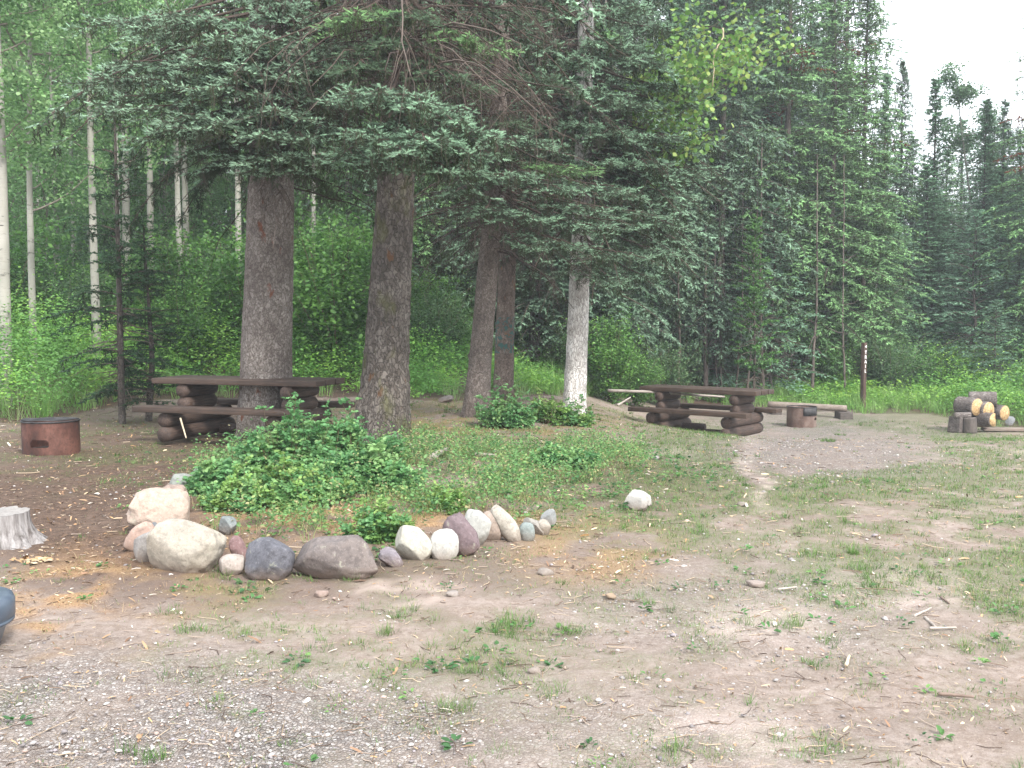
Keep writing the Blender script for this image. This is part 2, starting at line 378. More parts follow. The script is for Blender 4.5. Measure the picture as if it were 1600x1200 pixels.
gf = math_(t, 'MULTIPLY', math_(t, 'MULTIPLY', s1.outputs[1], .75), ramp(t, nC, [(.42, (0, 0, 0)), (.56, (1, 1, 1))])); c = mix(t, gf, c, grn)
t.links.new(c, b.inputs['Base Color']); b.inputs['Roughness'].default_value = .95; b.inputs['Specular IOR Level'].default_value = .12
hh = math_(t, 'ADD', math_(t, 'MULTIPLY', nB, .8), math_(t, 'MULTIPLY', nC, .5))
hh = math_(t, 'ADD', hh, math_(t, 'MULTIPLY', math_(t, 'MINIMUM', vg2.outputs['Distance'], .25), math_(t, 'MULTIPLY', s1.outputs[0], 2.2)))
bump(t, b, hh, .8, .018)
g = mesh_np('ground', V, Q, m, smooth=True); tag(g, kind='structure')
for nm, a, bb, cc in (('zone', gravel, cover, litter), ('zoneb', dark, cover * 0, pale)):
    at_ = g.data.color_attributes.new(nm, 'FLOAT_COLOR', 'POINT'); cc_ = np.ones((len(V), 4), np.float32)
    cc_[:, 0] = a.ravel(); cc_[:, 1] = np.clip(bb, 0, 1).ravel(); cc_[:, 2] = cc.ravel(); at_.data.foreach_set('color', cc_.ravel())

# ------------------------------------------------------------------ small cover on the ground
def spread(n, y0=2.9, y1=26, margin=.6):
    y = np.exp(rng.uniform(math.log(y0), math.log(y1), n)); x = rng.uniform(-.54, .54, n) * (y + margin * 2); return x, y
def upvec(n, tilt):
    a = rng.uniform(0, 2 * math.pi, n); r = np.abs(rng.normal(0, tilt, n)); return np.stack([np.cos(a) * r, np.sin(a) * r, np.ones(n)], -1)
def inside_things(x, y):            # keep ground cover off the trunks, tables, rings
    bad = np.zeros(len(x), bool)
    for cx, cy, r in KEEP: bad |= (x - cx) ** 2 + (y - cy) ** 2 < r * r
    return bad
KEEP = []
# blade template: bent tapering blade, root at 0, along +X, sideways Y
BT = np.array([[0, -.5, 0], [0, .5, 0], [.5, .38, .07], [.5, -.38, .07], [1, 0, .30]]); BTt = np.array([[0, 1, 2], [0, 2, 3], [3, 2, 4]])
def blades(x, y, n_each, h, wd, col, spreadr, tilt, acc, jitter=.25):
    n = len(x); xx = np.repeat(x, n_each); yy = np.repeat(y, n_each); k = len(xx)
    a = rng.uniform(0, 2 * math.pi, k); r = np.sqrt(rng.uniform(0, 1, k)) * np.repeat(spreadr, n_each)
    xx = xx + r * np.cos(a); yy = yy + r * np.sin(a)
    hh = np.repeat(h, n_each) * rng.uniform(.45, 1.1, k)
    ti = np.abs(rng.normal(0, tilt, k)); az = a + rng.normal(0, .7, k)
    d = np.stack([np.cos(az) * ti, np.sin(az) * ti, np.ones(k)], -1)
    pos = np.stack([xx, yy, zg(xx, yy) - .006], -1)
    M = frames(d, up=(0, 0, 1), roll=None)
    sc = np.stack([hh, np.repeat(wd, n_each), hh], -1)
    # bend outward: template z axis must point down/outward
    M[:, :, 2] *= -1
    Vv, Ff = scatter(BT, BTt, pos, M, sc)
    cc = np.repeat(col, n_each, axis=0) * rng.uniform(1 - jitter, 1 + jitter, (k, 1)) * rng.uniform(.93, 1.07, (k, 3))
    acc.add(Vv, Ff, np.repeat(cc, len(BT), axis=0))
def pal(n, cols, wts=None):
    cols = np.array(cols); k = rng.choice(len(cols), n, p=wts); return cols[k]
G_COLS = [(.07, .15, .035), (.11, .21, .05), (.15, .24, .075), (.20, .25, .10), (.27, .25, .13)]

def build_cover():
    # short turf
    acc = Acc()
    x, y = spread(150000); px, py, z, gr, li, dk, cv, pa, n2 = zones(x, y)
    keep = (rng.uniform(0, 1, len(x)) < cv * .62 + .012) & (py > veg_edge(px) - 8) & ~inside_things(x, y)
    x, y, cv, n2 = x[keep], y[keep], cv[keep], n2[keep]; far = np.clip(y / 12, .5, 2.2)
    blades(x, y, 3, (.022 + .028 * cv) * (.8 + .35 * far), .0028 * (.65 + far * 1.1), pal(len(x), G_COLS, [.2, .3, .25, .15, .10]), .02 + .018 * far, .75, acc)
    # taller tufts
    spots = [(790, 990, .13), (800, 975, .1), (300, 985, .1), (735, 1055, .09), (600, 990, .10), (1225, 978, .11), (1345, 890, .12), (1345, 905, .1), (715, 1110, .09), (1345, 865, .1), (1167, 970, .06),
             (1305, 1002, .06), (345, 900, .10), (275, 955, .08), (880, 988, .07), (1260, 1170, .06), (430, 975, .07), (1080, 1180, .09), (240, 1185, .07), (1270, 1040, .05), (565, 905, .07), (300, 893, .08), (470, 905, .06),
             (1290, 690, .12), (1310, 680, .10), (500, 1010, .07), (640, 960, .08), (1010, 940, .07), (1450, 900, .08), (1540, 900, .08), (1500, 1010, .06), (780, 1180, .06)]
    sx, sy, sh = [], [], []
    for a, bb, hh in spots:
        p = G(a, bb)
        for k in range(5):
            sx.append(p[0] + rng.normal(0, .05)); sy.append(p[1] + rng.normal(0, .05)); sh.append(hh * rng.uniform(.6, 1))
    x, y = spread(2600); px, py, z, gr, li, dk, cv, pa, n2 = zones(x, y)
    keep = (rng.uniform(0, 1, len(x)) < cv * .55 + .03) & (py > veg_edge(px) - 5) & ~inside_things(x, y)
    sx = np.concatenate([sx, x[keep]]); sy = np.concatenate([sy, y[keep]]); sh = np.concatenate([sh, rng.uniform(.035, .085, keep.sum())])
    blades(sx, sy, 22, sh, .0030 * np.clip(sy / 6, .8, 2.5), pal(len(sx), G_COLS[:4], [.25, .4, .25, .1]), .03 + 0 * sx, .55, acc)
    g = acc.build('grass', M_GRASS); tag(g, 'short patchy green grass growing over the packed earth clearing', 'grass', kind='stuff')
    # dry straw blades
    acc = Acc(); x, y = spread(42000); px, py, z, gr, li, dk, cv, pa, n2 = zones(x, y)
    keep = (rng.uniform(0, 1, len(x)) < .18 + .7 * li + .25 * cv) & (py > veg_edge(px)) & ~inside_things(x, y); x, y = x[keep], y[keep]
    blades(x, y, 2, rng.uniform(.03, .07, len(x)), .0024 * np.clip(y / 6, .8, 2.6), pal(len(x), [(.42, .33, .19), (.33, .24, .13), (.50, .40, .24), (.28, .19, .11)]), .03 + 0 * x, 3.2, acc)
    g = acc.build('dry_grass', M_GRASS); tag(g, 'dry straw coloured grass blades lying over the bare ground', 'dry grass', kind='stuff')
    # low broad-leaved weeds (rosettes)
    acc = Acc(); x, y = spread(15000, 2.9, 20); px, py, z, gr, li, dk, cv, pa, n2 = zones(x, y)
    isl = np.clip(ell(px, py, 640, 750, 400, 95) + .6 * ell(px, py, 950, 740, 150, 40), 0, 1) 
    keep = (rng.uniform(0, 1, len(x)) < .008 + .04 * cv + .5 * isl * sst(.42, .56, n2)) & (py > veg_edge(px)) & ~inside_things(x, y)
    keep &= rng.uniform(0, 1, len(x)) > .8 * ell(px, py, 150, 800, 230, 90)
    x, y, isl, px, py = x[keep], y[keep], isl[keep], px[keep], py[keep]
    n = len(x); k = 9; xx = np.repeat(x, k); yy = np.repeat(y, k); a = rng.uniform(0, 2 * math.pi, n * k)
    hgt = np.repeat(rng.uniform(.01, .035, n) + .14 * isl * rng.uniform(0, 1, n), k) * rng.uniform(.3, 1, n * k)
    rr = np.repeat(rng.uniform(.01, .05, n) + .03 * isl, k)
    pos = np.stack([xx + np.cos(a) * rr, yy + np.sin(a) * rr, zg(xx, yy) + hgt], -1)
    d = np.stack([np.cos(a), np.sin(a), rng.uniform(-.1, .6, n * k)], -1)
    s = np.repeat(rng.uniform(.02, .045, n) * (1 + .3 * isl), k) * rng.uniform(.7, 1.2, n * k)
    Vv, Ff = scatter(LEAFV, LEAFF, pos, frames(d, roll=rng.normal(0, .35, n * k)), s)
    cc = np.repeat(pal(n, [(.08, .19, .06), (.11, .24, .075), (.16, .29, .09), (.06, .15, .055)]), k, 0) * rng.uniform(.75, 1.25, (n * k, 1))
    acc.add(Vv, Ff, np.repeat(cc, len(LEAFV), 0))
    g = acc.build('weeds', M_LEAF); tag(g, 'low broad leaved green weeds dotted over the ground between the boulders and trunks', 'weeds', kind='stuff')
    # loose gravel
    pv = np.array([[1, 0, 0], [-1, 0, 0], [0, 1, 0], [0, -1, 0], [0, 0, 1], [0, 0, -1], [.6, .6, .45], [-.6, .6, .4], [.6, -.6, .4], [-.6, -.6, .45]], float)
    pf = np.array([[0, 6, 4], [6, 2, 4], [2, 7, 4], [7, 1, 4], [1, 9, 4], [9, 3, 4], [3, 8, 4], [8, 0, 4], [0, 2, 6], [2, 1, 7], [1, 3, 9], [3, 0, 8], [0, 5, 2], [2, 5, 1], [1, 5, 3], [3, 5, 0]])
    acc = Acc(); x, y = spread(60000, 2.9, 24); px, py, z, gr, li, dk, cv, pa, n2 = zones(x, y)
    keep = (rng.uniform(0, 1, len(x)) < gr * .75 + .05) & (py > veg_edge(px)) & ~inside_things(x, y); x, y = x[keep], y[keep]; n = len(x)
    s = rng.lognormal(math.log(.0062), .38, n) * np.clip(y / 6, .85, 1.35); s = np.minimum(s, .035)
    pos = np.stack([x, y, zg(x, y) + s * .1], -1); d = np.stack([rng.normal(0, 1, n), rng.normal(0, 1, n), rng.normal(0, .2, n)], -1)
    Vv, Ff = scatter(pv, pf, pos, frames(d), s[:, None] * np.stack([rng.uniform(.9, 1.5, n), rng.uniform(.7, 1.1, n), rng.uniform(.45, .8, n)], -1))
    cc = pal(n, [(.30, .28, .27), (.40, .37, .35), (.22, .20, .20), (.38, .29, .25), (.55, .53, .50), (.27, .24, .25)], [.28, .22, .18, .14, .08, .10]) * rng.uniform(.8, 1.2, (n, 1))
    acc.add(Vv, Ff, np.repeat(cc, len(pv), 0))
    g = acc.build('gravel', M_CHIP); tag(g, 'loose grey and pinkish gravel strewn over the packed earth', 'gravel', kind='stuff')
    # litter: chips, leaf scraps, cone scales and needles
    acc = Acc(); x, y = spread(60000, 2.9, 24); px, py, z, gr, li, dk, cv, pa, n2 = zones(x, y)
    keep = (rng.uniform(0, 1, len(x)) < .11 + .5 * li + .35 * dk) & (py > veg_edge(px) - 5) & ~inside_things(x, y); x, y = x[keep], y[keep]; n = len(x)
    cv_ = np.array([[-1, -.5, 0], [0, -.7, .25], [1, -.3, 0], [1, .4, .1], [0, .7, .3], [-1, .5, 0.05]]); cf_ = np.array([[0, 1, 4, 5], [1, 2, 3, 4]])
    s = rng.lognormal(math.log(.0065), .4, n) * np.clip(y / 6, .85, 1.3)
    pos = np.stack([x, y, zg(x, y) + .004 + s * .2], -1); d = np.stack([rng.normal(0, 1, n), rng.normal(0, 1, n), rng.normal(0, .3, n)], -1)
    Vv, Ff = scatter(cv_, cf_, pos, frames(d, roll=rng.normal(0, .4, n)), s[:, None] * np.stack([rng.uniform(1, 2.4, n), rng.uniform(.3, .9, n), np.ones(n)], -1))
    cc = pal(n, [(.36, .24, .14), (.50, .38, .25), (.10, .065, .045), (.60, .54, .46), (.22, .13, .08), (.45, .27, .13)], [.25, .17, .23, .08, .17, .10]) * rng.uniform(.75, 1.25, (n, 1))
    acc.add(Vv, Ff, np.repeat(cc, len(cv_), 0))
    n = 3600; x, y = spread(n, 2.9, 22); ok = ~inside_things(x, y); x, y = x[ok], y[ok]; n = len(x); L = rng.lognormal(math.log(.06), .5, n); a = rng.uniform(0, math.pi, n)
    K = 4; u = np.linspace(-.5, .5, K)[None]; bx = rng.normal(0, .08, (n, K)) * L[:, None]
    Px = x[:, None] + np.cos(a)[:, None] * u * L[:, None] - np.sin(a)[:, None] * bx; Py = y[:, None] + np.sin(a)[:, None] * u * L[:, None] + np.cos(a)[:, None] * bx
    P = np.stack([Px, Py, zg(Px, Py) + .008], -1); Vv, Ff = tubes(P, np.broadcast_to(rng.uniform(.0012, .0032, n)[:, None], (n, K)) * np.clip(y / 6, .8, 2)[:, None], 3)
    cc = pal(n, [(.20, .14, .10), (.34, .27, .22), (.10, .07, .055), (.45, .36, .26)]); acc.add(Vv, Ff, np.repeat(cc, K * 3, 0))
    g = acc.build('forest_litter', M_CHIP); tag(g, 'brown bark chips, twigs and cone scales scattered over the ground', 'forest litter', kind='stuff')
# leaf template: pointed oval folded along its midrib, along +X
LEAFV = np.array([[0, 0, 0], [.35, .26, .06], [.75, .22, .05], [1, 0, -.08], [.75, -.22, .05], [.35, -.26, .06]])
LEAFF = np.array([[0, 3, 2, 1], [0, 5, 4, 3]])
def island_herbs():
    n = 9000; x = rng.uniform(-3.4, 1.6, n); y = rng.uniform(6.6, 14, n); z = zg(x, y); px, py = proj(x, y, z); P2 = np.stack([x, y], -1); nn = fbm(P2 * 2.2, 4, 91)
    mk = np.clip(1.1 * ell(px, py, 520, 765, 230, 75) + .6 * ell(px, py, 800, 735, 230, 40) + .3 * ell(px, py, 720, 790, 160, 25) + .3 * ell(px, py, 980, 700, 90, 40), 0, 1) * (1 - ell(px, py, 800, 870, 300, 45)) * sst(.44, .58, nn)
    keep = (rng.uniform(0, 1, n) < mk) & ~inside_things(x, y); x, y, z, nn = x[keep], y[keep], z[keep], nn[keep]; n = len(x)
    h = rng.uniform(.05, .20, n) * (.6 + 1.2 * (nn > .52)); k = 11; i = np.repeat(np.arange(n), k); u = rng.uniform(.15, 1, n * k); a = rng.uniform(0, 6.283, n * k); rad = rng.uniform(.01, .05, n * k)
    pos = np.stack([x[i] + np.cos(a) * rad, y[i] + np.sin(a) * rad, z[i] + h[i] * u], -1); d = np.stack([np.cos(a), np.sin(a), rng.normal(.15, .5, n * k)], -1)
    V, Fc = scatter(LEAFV * [1, 1.1, 1], LEAFF, pos, frames(d, roll=rng.normal(0, .7, n * k)), rng.uniform(.016, .038, n * k)); cc = pal(n, [(.13, .27, .09), (.18, .33, .11), (.10, .22, .08), (.26, .34, .12), (.34, .32, .16)], [.3, .28, .2, .14, .08])
    acc = Acc(); acc.add(V, Fc, np.repeat(cc[i] * rng.uniform(.75, 1.25, (n * k, 1)), len(LEAFV), 0)); o = acc.build('low_herbs', M_LEAF); tag(o, 'low ragged green herbs growing over the island behind the boulders', 'herbs', kind='stuff')
    acc = Acc(); m_ = rng.uniform(0, 1, n) < .5; blades(x[m_], y[m_], 9, rng.uniform(.08, .22, m_.sum()), .0035 + 0 * x[m_], pal(m_.sum(), [(.16, .30, .08), (.24, .36, .12), (.45, .38, .22), (.38, .30, .17)]), .05 + 0 * x[m_], .6, acc)
    o = acc.build('long_grass', M_GRASS); tag(o, 'longer green and straw coloured grass between the herbs of the island', 'long grass', kind='stuff')

# ------------------------------------------------------------------ boulders
def ico(sub):
    import bmesh
    bm = bmesh.new(); bmesh.ops.create_icosphere(bm, subdivisions=sub, radius=1)
    V = np.array([v.co[:] for v in bm.verts]); Fc = np.array([[v.index for v in f.verts] for f in bm.faces]); bm.free(); return V, Fc
ICO5, ICO3 = ico(5), ico(3)
def boulder(l, top, r, base, mat, label, name='boulder', group='boulders edging the planted island', tilt=0, ang=0, depth=.8, sq=2.6, rough=.13, lobe=None, seed=0, push=0, el=1):
    """l, top, r, base: the stone's box in the photograph"""
    cx = (l + r) / 2; p = G(cx, base); s = F / p[1]; wd = (r - l) / s; h = (base - top) / s; dp = wd * depth
    V, Fc = ICO5 if wd > .12 else ICO3; V = V.copy(); k = seed * 7.7 + l * .31
    V = V / (np.sum(np.abs(V) ** sq, 1) ** (1 / sq))[:, None]
    n = fbm(V * 1.1 + k, 3, seed) - .5; n2 = fbm(V * 3.2 + k, 4, seed + 3) - .5; n3 = fbm(V * 9 + k, 3, seed + 5) - .5
    V = V * (1 + rough * 3.6 * n + rough * 1.5 * n2 + rough * .45 * n3 - rough * .55 * np.abs(fbm(V * 2.3 + k + 5, 3, seed + 8) - .5))[:, None]
    rs = np.random.default_rng(int(l * 3 + seed))
    for q in range(8 + int(ang * 8)):                    # worn facets
        d = nrm(rs.normal(0, 1, 3)); lim = rs.uniform(.70, .92) - .12 * ang; over = V @ d - lim
        V = V - np.where(over > 0, over * (.75 if ang < .4 else .93), 0)[:, None] * d
    if lobe:
        lx, ls, la = lobe; V[:, 2] += la * np.exp(-((V[:, 0] - lx) / ls) ** 2) * (V[:, 2] > -.3)
    V = V * np.array([el, 1, 1])
    if tilt:
        c, s_ = math.cos(R(tilt)), math.sin(R(tilt)); V = np.stack([V[:, 0] * c + V[:, 2] * s_, V[:, 1], -V[:, 0] * s_ + V[:, 2] * c], -1)
    mn, mx = V.min(0), V.max(0); V = (V - mn) / (mx - mn) * 2 - 1
    V = V * np.array([wd / 2, dp / 2, h * 1.13 / 2]); V[:, 2] += h * 1.13 / 2 - h * .13
    o = mesh_np(name, V, Fc, mat, smooth=True); y = p[1] + dp * .42 + push
    x = p[0] * y / p[1]
    o.location = (x, y, float(zg(x, y)) - .0); tag(o, label, 'rock' if wd < .15 else 'boulder', group)
    KEEP.append((x, y, min(wd, dp) * .42)); return o
rk = rock_mat
boulder(262, 741, 307, 770, rk('stone_grey_green', (.42, .44, .40), (.30, .32, .29)), 'grey green stone poking out from under the shrub at the back of the boulder row', seed=1, rough=.1)
boulder(298, 731, 320, 757, rk('stone_dull', (.32, .33, .31), (.22, .23, .22)), 'small dull grey stone almost hidden by the shrub, rearmost of the row', seed=2)
boulder(245, 760, 293, 790, rk('stone_brown_pink', (.46, .35, .29), (.36, .27, .23)), 'flat brownish pink stone behind the big pale pink boulder', seed=3, sq=2.3)
boulder(201, 767, 302, 838, rk('stone_pale_pink', (.66, .52, .43), (.55, .43, .35), (.78, .68, .6)), 'big pale pink boulder with cracked top at the left corner of the row', seed=4, depth=.85, rough=.13, tilt=12, el=1.2)
boulder(195, 816, 243, 863, rk('stone_peach', (.60, .42, .34), (.50, .36, .30)), 'peach coloured stone leaning against the front of the big pale pink boulder', seed=5, tilt=30, el=.6, rough=.09)
boulder(209, 832, 250, 879, rk('stone_grey_cobble', (.42, .40, .37), (.33, .31, .30)), 'rounded grey cobble wedged at the left of the largest beige boulder', seed=6, rough=.07)
boulder(230, 821, 252, 848, rk('stone_slate', (.24, .25, .26), (.17, .18, .19)), 'small dark slate coloured stone behind the left shoulder of the largest beige boulder', seed=7, push=.1)
boulder(232, 815, 356, 898, rk('stone_beige', (.56, .50, .41), (.44, .40, .34), (.66, .6, .52)), 'largest boulder of the row, beige with a dented right face', seed=8, depth=.75, sq=2.9, rough=.11, tilt=8)
boulder(358, 839, 389, 882, rk('stone_maroon', (.33, .20, .19), (.26, .16, .16)), 'small maroon stone leaning between the beige boulder and the dark blue grey one', seed=9, tilt=-30, el=.55, rough=.06)
boulder(341, 869, 384, 901, rk('stone_pale_small', (.52, .46, .41), (.44, .38, .34)), 'small pale rounded stone in front of the maroon one', seed=10, rough=.06)
boulder(383, 845, 463, 908, rk('stone_blue_grey', (.20, .20, .23), (.13, .13, .15), (.42, .42, .44)), 'dark blue grey speckled boulder', seed=11, rough=.09, depth=.85)
boulder(456, 842, 596, 908, rk('stone_long_brown', (.27, .225, .205), (.19, .165, .16), (.42, .38, .35)), 'long flat topped brown grey boulder, widest in the front of the row', seed=12, depth=.55, sq=3.2, rough=.10, tilt=-3)
boulder(591, 857, 631, 889, rk('stone_purple_small', (.30, .26, .29), (.22, .20, .22)), 'small purple grey stone at the right end of the long flat boulder', seed=13, rough=.08, tilt=20, el=1.6)
boulder(615, 822, 679, 879, rk('stone_cream', (.66, .63, .54), (.54, .52, .44), (.75, .73, .66)), 'cream coloured rounded boulder beside the white one', seed=14, rough=.09, tilt=-35, el=.8)
boulder(671, 829, 718, 876, rk('stone_white', (.68, .66, .61), (.56, .55, .51), (.8, .78, .74)), 'white round boulder in front of the purple upright one', seed=15, rough=.07)
boulder(687, 805, 751, 871, rk('stone_purple', (.27, .20, .21), (.20, .15, .16), (.4, .34, .34)), 'upright purple maroon boulder with a crease down its face', seed=16, rough=.12, tilt=-25, el=.75, depth=.7, sq=3, push=.03)
boulder(721, 801, 769, 858, rk('stone_off_white', (.62, .61, .56), (.48, .48, .45)), 'off white boulder right behind the purple one', seed=17, rough=.08, tilt=20, push=.05)
boulder(751, 801, 787, 848, rk('stone_tan_pink', (.56, .45, .38), (.46, .37, .31)), 'tan pink stone between the off white one and the tall leaning one', seed=18, rough=.07, tilt=15, push=.03)
boulder(766, 789, 816, 848, rk('stone_tall', (.62, .57, .49), (.46, .42, .36)), 'tall cream stone leaning back to the left', seed=19, tilt=-30, el=.42, depth=.5, rough=.06, sq=2.1)
boulder(811, 817, 836, 848, rk('stone_teal', (.36, .41, .39), (.27, .32, .31)), 'small greenish grey pebble right of the tall leaning stone', seed=20, rough=.07)
boulder(817, 813, 853, 841, rk('stone_slanted', (.45, .42, .37), (.34, .32, .29)), 'slanted grey tan stone near the right end of the row', seed=21, ang=.5, push=.06, rough=.1, tilt=-40, el=.5)
boulder(838, 813, 861, 838, rk('stone_small_tan', (.50, .45, .38), (.40, .36, .31)), 'small tan stone right in front of the angular grey one', seed=22, ang=.3)
boulder(843, 796, 870, 826, rk('stone_angular', (.36, .37, .36), (.27, .28, .28)), 'angular grey stone, last at the right end of the row', seed=23, ang=.8)
boulder(342, 808, 371, 838, rk('stone_blue_inside', (.30, .33, .33), (.22, .25, .25)), 'blue grey stone lying inside the island under the shrub', seed=24, ang=.4, group=None)
boulder(974, 767, 1019, 797, rk('stone_lone_white', (.68, .66, .62), (.52, .50, .47)), 'lone white two lobed rock out on the dirt beyond the end of the row', seed=25, ang=.7, group=None, lobe=(.7, .3, -.25))
for l, tp, r_, bs, c, lab in [(839, 890, 866, 901, (.45, .43, .4), 'flat grey stone chip on the dirt near the right end of the boulders'),
        (696, 925, 718, 935, (.52, .50, .48), 'flat pale stone chip on the dirt in front of the white boulder'), (945, 928, 963, 937, (.62, .48, .32), 'small tan rock on the bare dirt right of centre'),
        (1165, 909, 1196, 919, (.55, .49, .46), 'flat pinkish white rock half buried in the packed track'), (685, 618, 709, 629, (.27, .24, .23), 'flat dark rock on the ground between the two thick trunks and the paired trunks'),
        (490, 924, 514, 936, (.52, .40, .36), 'pink rock half buried in front of the long flat boulder'), (1570, 650, 1584, 666, (.42, .43, .45), 'round grey rock right of the firewood pile'),
        (1018, 712, 1030, 720, (.50, .50, .52), 'small grey rock on the grass in front of the far picnic table'), (1152, 785, 1168, 791, (.47, .45, .43), 'flat grey pebble on the dirt track beside the pale worn patch'),
        (824, 1044, 846, 1054, (.50, .47, .44), 'pale flat pebble on the gravelly ground in the centre foreground')]:
    boulder(l, tp, r_, bs, rk('stone_loose', c, tuple(k * .75 for k in c)), lab, 'rock', None, ang=.6, seed=int(l), depth=.9)

# ------------------------------------------------------------------ picnic tables
PLANK = wood_mat('plank_brown_stain', (.022, .013, .008), (.095, .058, .041), (.8, 34, 34), .65)
LOGST = wood_mat('log_brown_stain', (.020, .012, .009), (.125, .08, .06), (22, 1.5, 22), .75, .016, stain=(.025, .017, .016))
def log_mesh(L, r, seed=0, sides=20, flat=0, lump=.05):
    """log along X, centred"""
    K = 14; u = np.linspace(-L / 2, L / 2, K); th = np.arange(sides) / sides * 2 * math.pi
    U, T = np.meshgrid(u, th, indexing='ij'); co = np.stack([U * 2.5, np.cos(T) * 1.2, np.sin(T) * 1.2], -1) + seed * 3.3
    rr = r * (1 + lump * 2 * (fbm(co, 3, seed) - .5)); rr[0] *= .96; rr[-1] *= .96
    Yv, Zv = rr * np.cos(T), rr * np.sin(T)
    if flat: Zv = np.clip(Zv, -r * flat, r * flat)
    V = np.stack([U, Yv, Zv], -1).reshape(-1, 3); i = (np.arange(K - 1) * sides)[:, None]; j = np.arange(sides)[None]; j2 = (j + 1) % sides
    Q = np.stack([i + j, i + j2, i + sides + j2, i + sides + j], -1).reshape(-1, 4)
    n = len(V); V = np.concatenate([V, [[-L / 2 - .004, 0, 0], [L / 2 + .004, 0, 0]]])
    T1 = np.array([[n, (k + 1) % sides, k] for k in range(sides)]); e = (K - 1) * sides; T2 = np.array([[n + 1, e + k, e + (k + 1) % sides] for k in range(sides)])
    return V, Q, np.concatenate([T1, T2])
def picnic_table(x, y, rz, label, tl=2.45, dz=0):
    t = empty('picnic_table', (x, y, float(zg(x, y)) + dz), rz); tag(t, label, 'picnic table', 'log picnic tables')
    a = Acc()
    for k in range(3): 
        V, Fs = box(0, (k - 1) * .262, .76, tl + (k - 1) * .02, .249, .075, .008); V[:, 2] += .006 * (fbm(V * 3 + k, 2, 3) - .5); a.add(V, Fs)
    a.build('tabletop', PLANK, t, col=False)
    for s in (-1, 1):
        V, Fs = box(0, s * .66, .415, tl, .26, .075, .008); b_ = Acc(); b_.add(V, Fs); b_.build('bench', PLANK, t, col=False)
    for s in (-1, 1):
        for k, (L, r, z, yo) in enumerate(((1.52, .098, .092, 0), (1.44, .098, .28, 0), (.68, .092, .46, 0), (.74, .092, .637, 0))):
            V, Q, T = log_mesh(L + rng.uniform(-.03, .03), r, seed=k + 3 * s + int(x * 10), flat=.96)
            c, s_ = 0, 1; V = np.stack([-V[:, 1], V[:, 0], V[:, 2]], -1); V += [s * .78 + rng.uniform(-.012, .012), yo, z]
            mesh_np('support_log', V, [Q, T], LOGST, None, t, smooth=False)
        V, Q, T = log_mesh(.5, .07, seed=9 + s); V += [s * .78 - s * .33, -.42 * s, .06]
        mesh_np('brace_log', V, [Q, T], LOGST, None, t)
    for u in np.linspace(-.9, .9, 7): KEEP.append((x + u * math.cos(rz), y + u * math.sin(rz), .55))
    return t
picnic_table(-3.52, 13.35, R(-17), 'dark brown log picnic table behind the thick grey trunk, nearest to the rusty fire ring', dz=.04)
picnic_table(3.68, 19.15, R(-38), 'reddish brown log picnic table out in the open beside the gravel pad').scale = (1, 1, 1.1)

# ------------------------------------------------------------------ fire rings
def steel(name, c1, c2, c3):
    m, t, b, o = nmat(name); co = objco(t); n1 = noise(t, objco(t, (1, 1, .6)), 4.5, 6, .65); n2 = noise(t, co, 30, 5, .7)
    c = ramp(t, n1, [(.36, c1), (.5, c2), (.64, c3)]); c = mix(t, math_(t, 'MULTIPLY', ramp(t, n2, [(.5, (0, 0, 0)), (.65, (1, 1, 1))]), .4), c, tuple(k * .5 for k in c1))
    t.links.new(c, b.inputs['Base Color']); b.inputs['Roughness'].default_value = .7; b.inputs['Metallic'].default_value = .15; bump(t, b, n2, .3, .003); return m
RUST = steel('rusted_steel', (.032, .014, .011), (.085, .033, .023), (.15, .066, .048)); RUST2 = steel('rusted_steel_pale', (.085, .05, .04), (.14, .09, .072), (.21, .155, .13))
BLACK = steel('sooty_steel', (.012, .012, .013), (.03, .03, .032), (.07, .065, .065))
m, t_, b_, o_ = nmat('ash'); b_.inputs['Base Color'].default_value = (.05, .045, .04, 1); b_.inputs['Roughness'].default_value = 1; ASH = m
def fire_ring(x, y, r, h, slots, mat, label):
    t = empty('fire_ring', (x, y, float(zg(x, y)) - .015)); tag(t, label, 'fire ring', 'steel fire rings'); A, K = 180, 36
    th = np.arange(A) / A * 2 * math.pi; zz = np.linspace(0, h, K + 1)
    def shell(rad, flip):
        T, Zz = np.meshgrid(th, zz); dent = 1 + .012 * (fbm(np.stack([np.cos(T) * 2, np.sin(T) * 2, Zz * 3], -1), 2, 9) - .5) * 2
        V = np.stack([np.cos(T) * rad * dent, np.sin(T) * rad * dent, Zz], -1).reshape(-1, 3); q = []
        for k in range(K):
            for j in range(A):
                a = th[j] + math.pi / A; zc = (zz[k] + zz[k + 1]) / 2
                hole = False
                for (sa, sz, hw, hh) in slots:
                    da = (math.degrees(a) - sa + 180) % 360 - 180; dx = abs(R(da)) * r; dz = abs(zc - sz)
                    ex = max(dx - (hw - hh), 0); hole |= ex * ex + dz * dz < hh * hh
                if not hole:
                    f = [k * A + j, k * A + (j + 1) % A, (k + 1) * A + (j + 1) % A, (k + 1) * A + j]; q.append(f[::-1] if flip else f)
        return V, np.array(q)
    a = Acc(); a.add(*shell(r, False)); a.add(*shell(r - .007, True)); a.build('wall', mat, t, smooth=True, col=False)
    P = np.stack([np.cos(np.linspace(0, 2 * math.pi, 65)) * r, np.sin(np.linspace(0, 2 * math.pi, 65)) * r, np.full(65, h)], -1)[None]
    V, Fs = tubes(P, np.full((1, 65), .011), 8); mesh_np('rim', V, Fs, BLACK, None, t, smooth=True)
    T2 = np.linspace(0, 2 * math.pi, 33)[:-1]; V = np.concatenate([np.stack([np.cos(T2) * r * .97, np.sin(T2) * r * .97, np.full(32, .06)], -1), [[0, 0, .10]]])
    mesh_np('ash_bed', V, np.array([[k, (k + 1) % 32, 32] for k in range(32)]), ASH, None, t)
    KEEP.append((x, y, r + .02)); return t
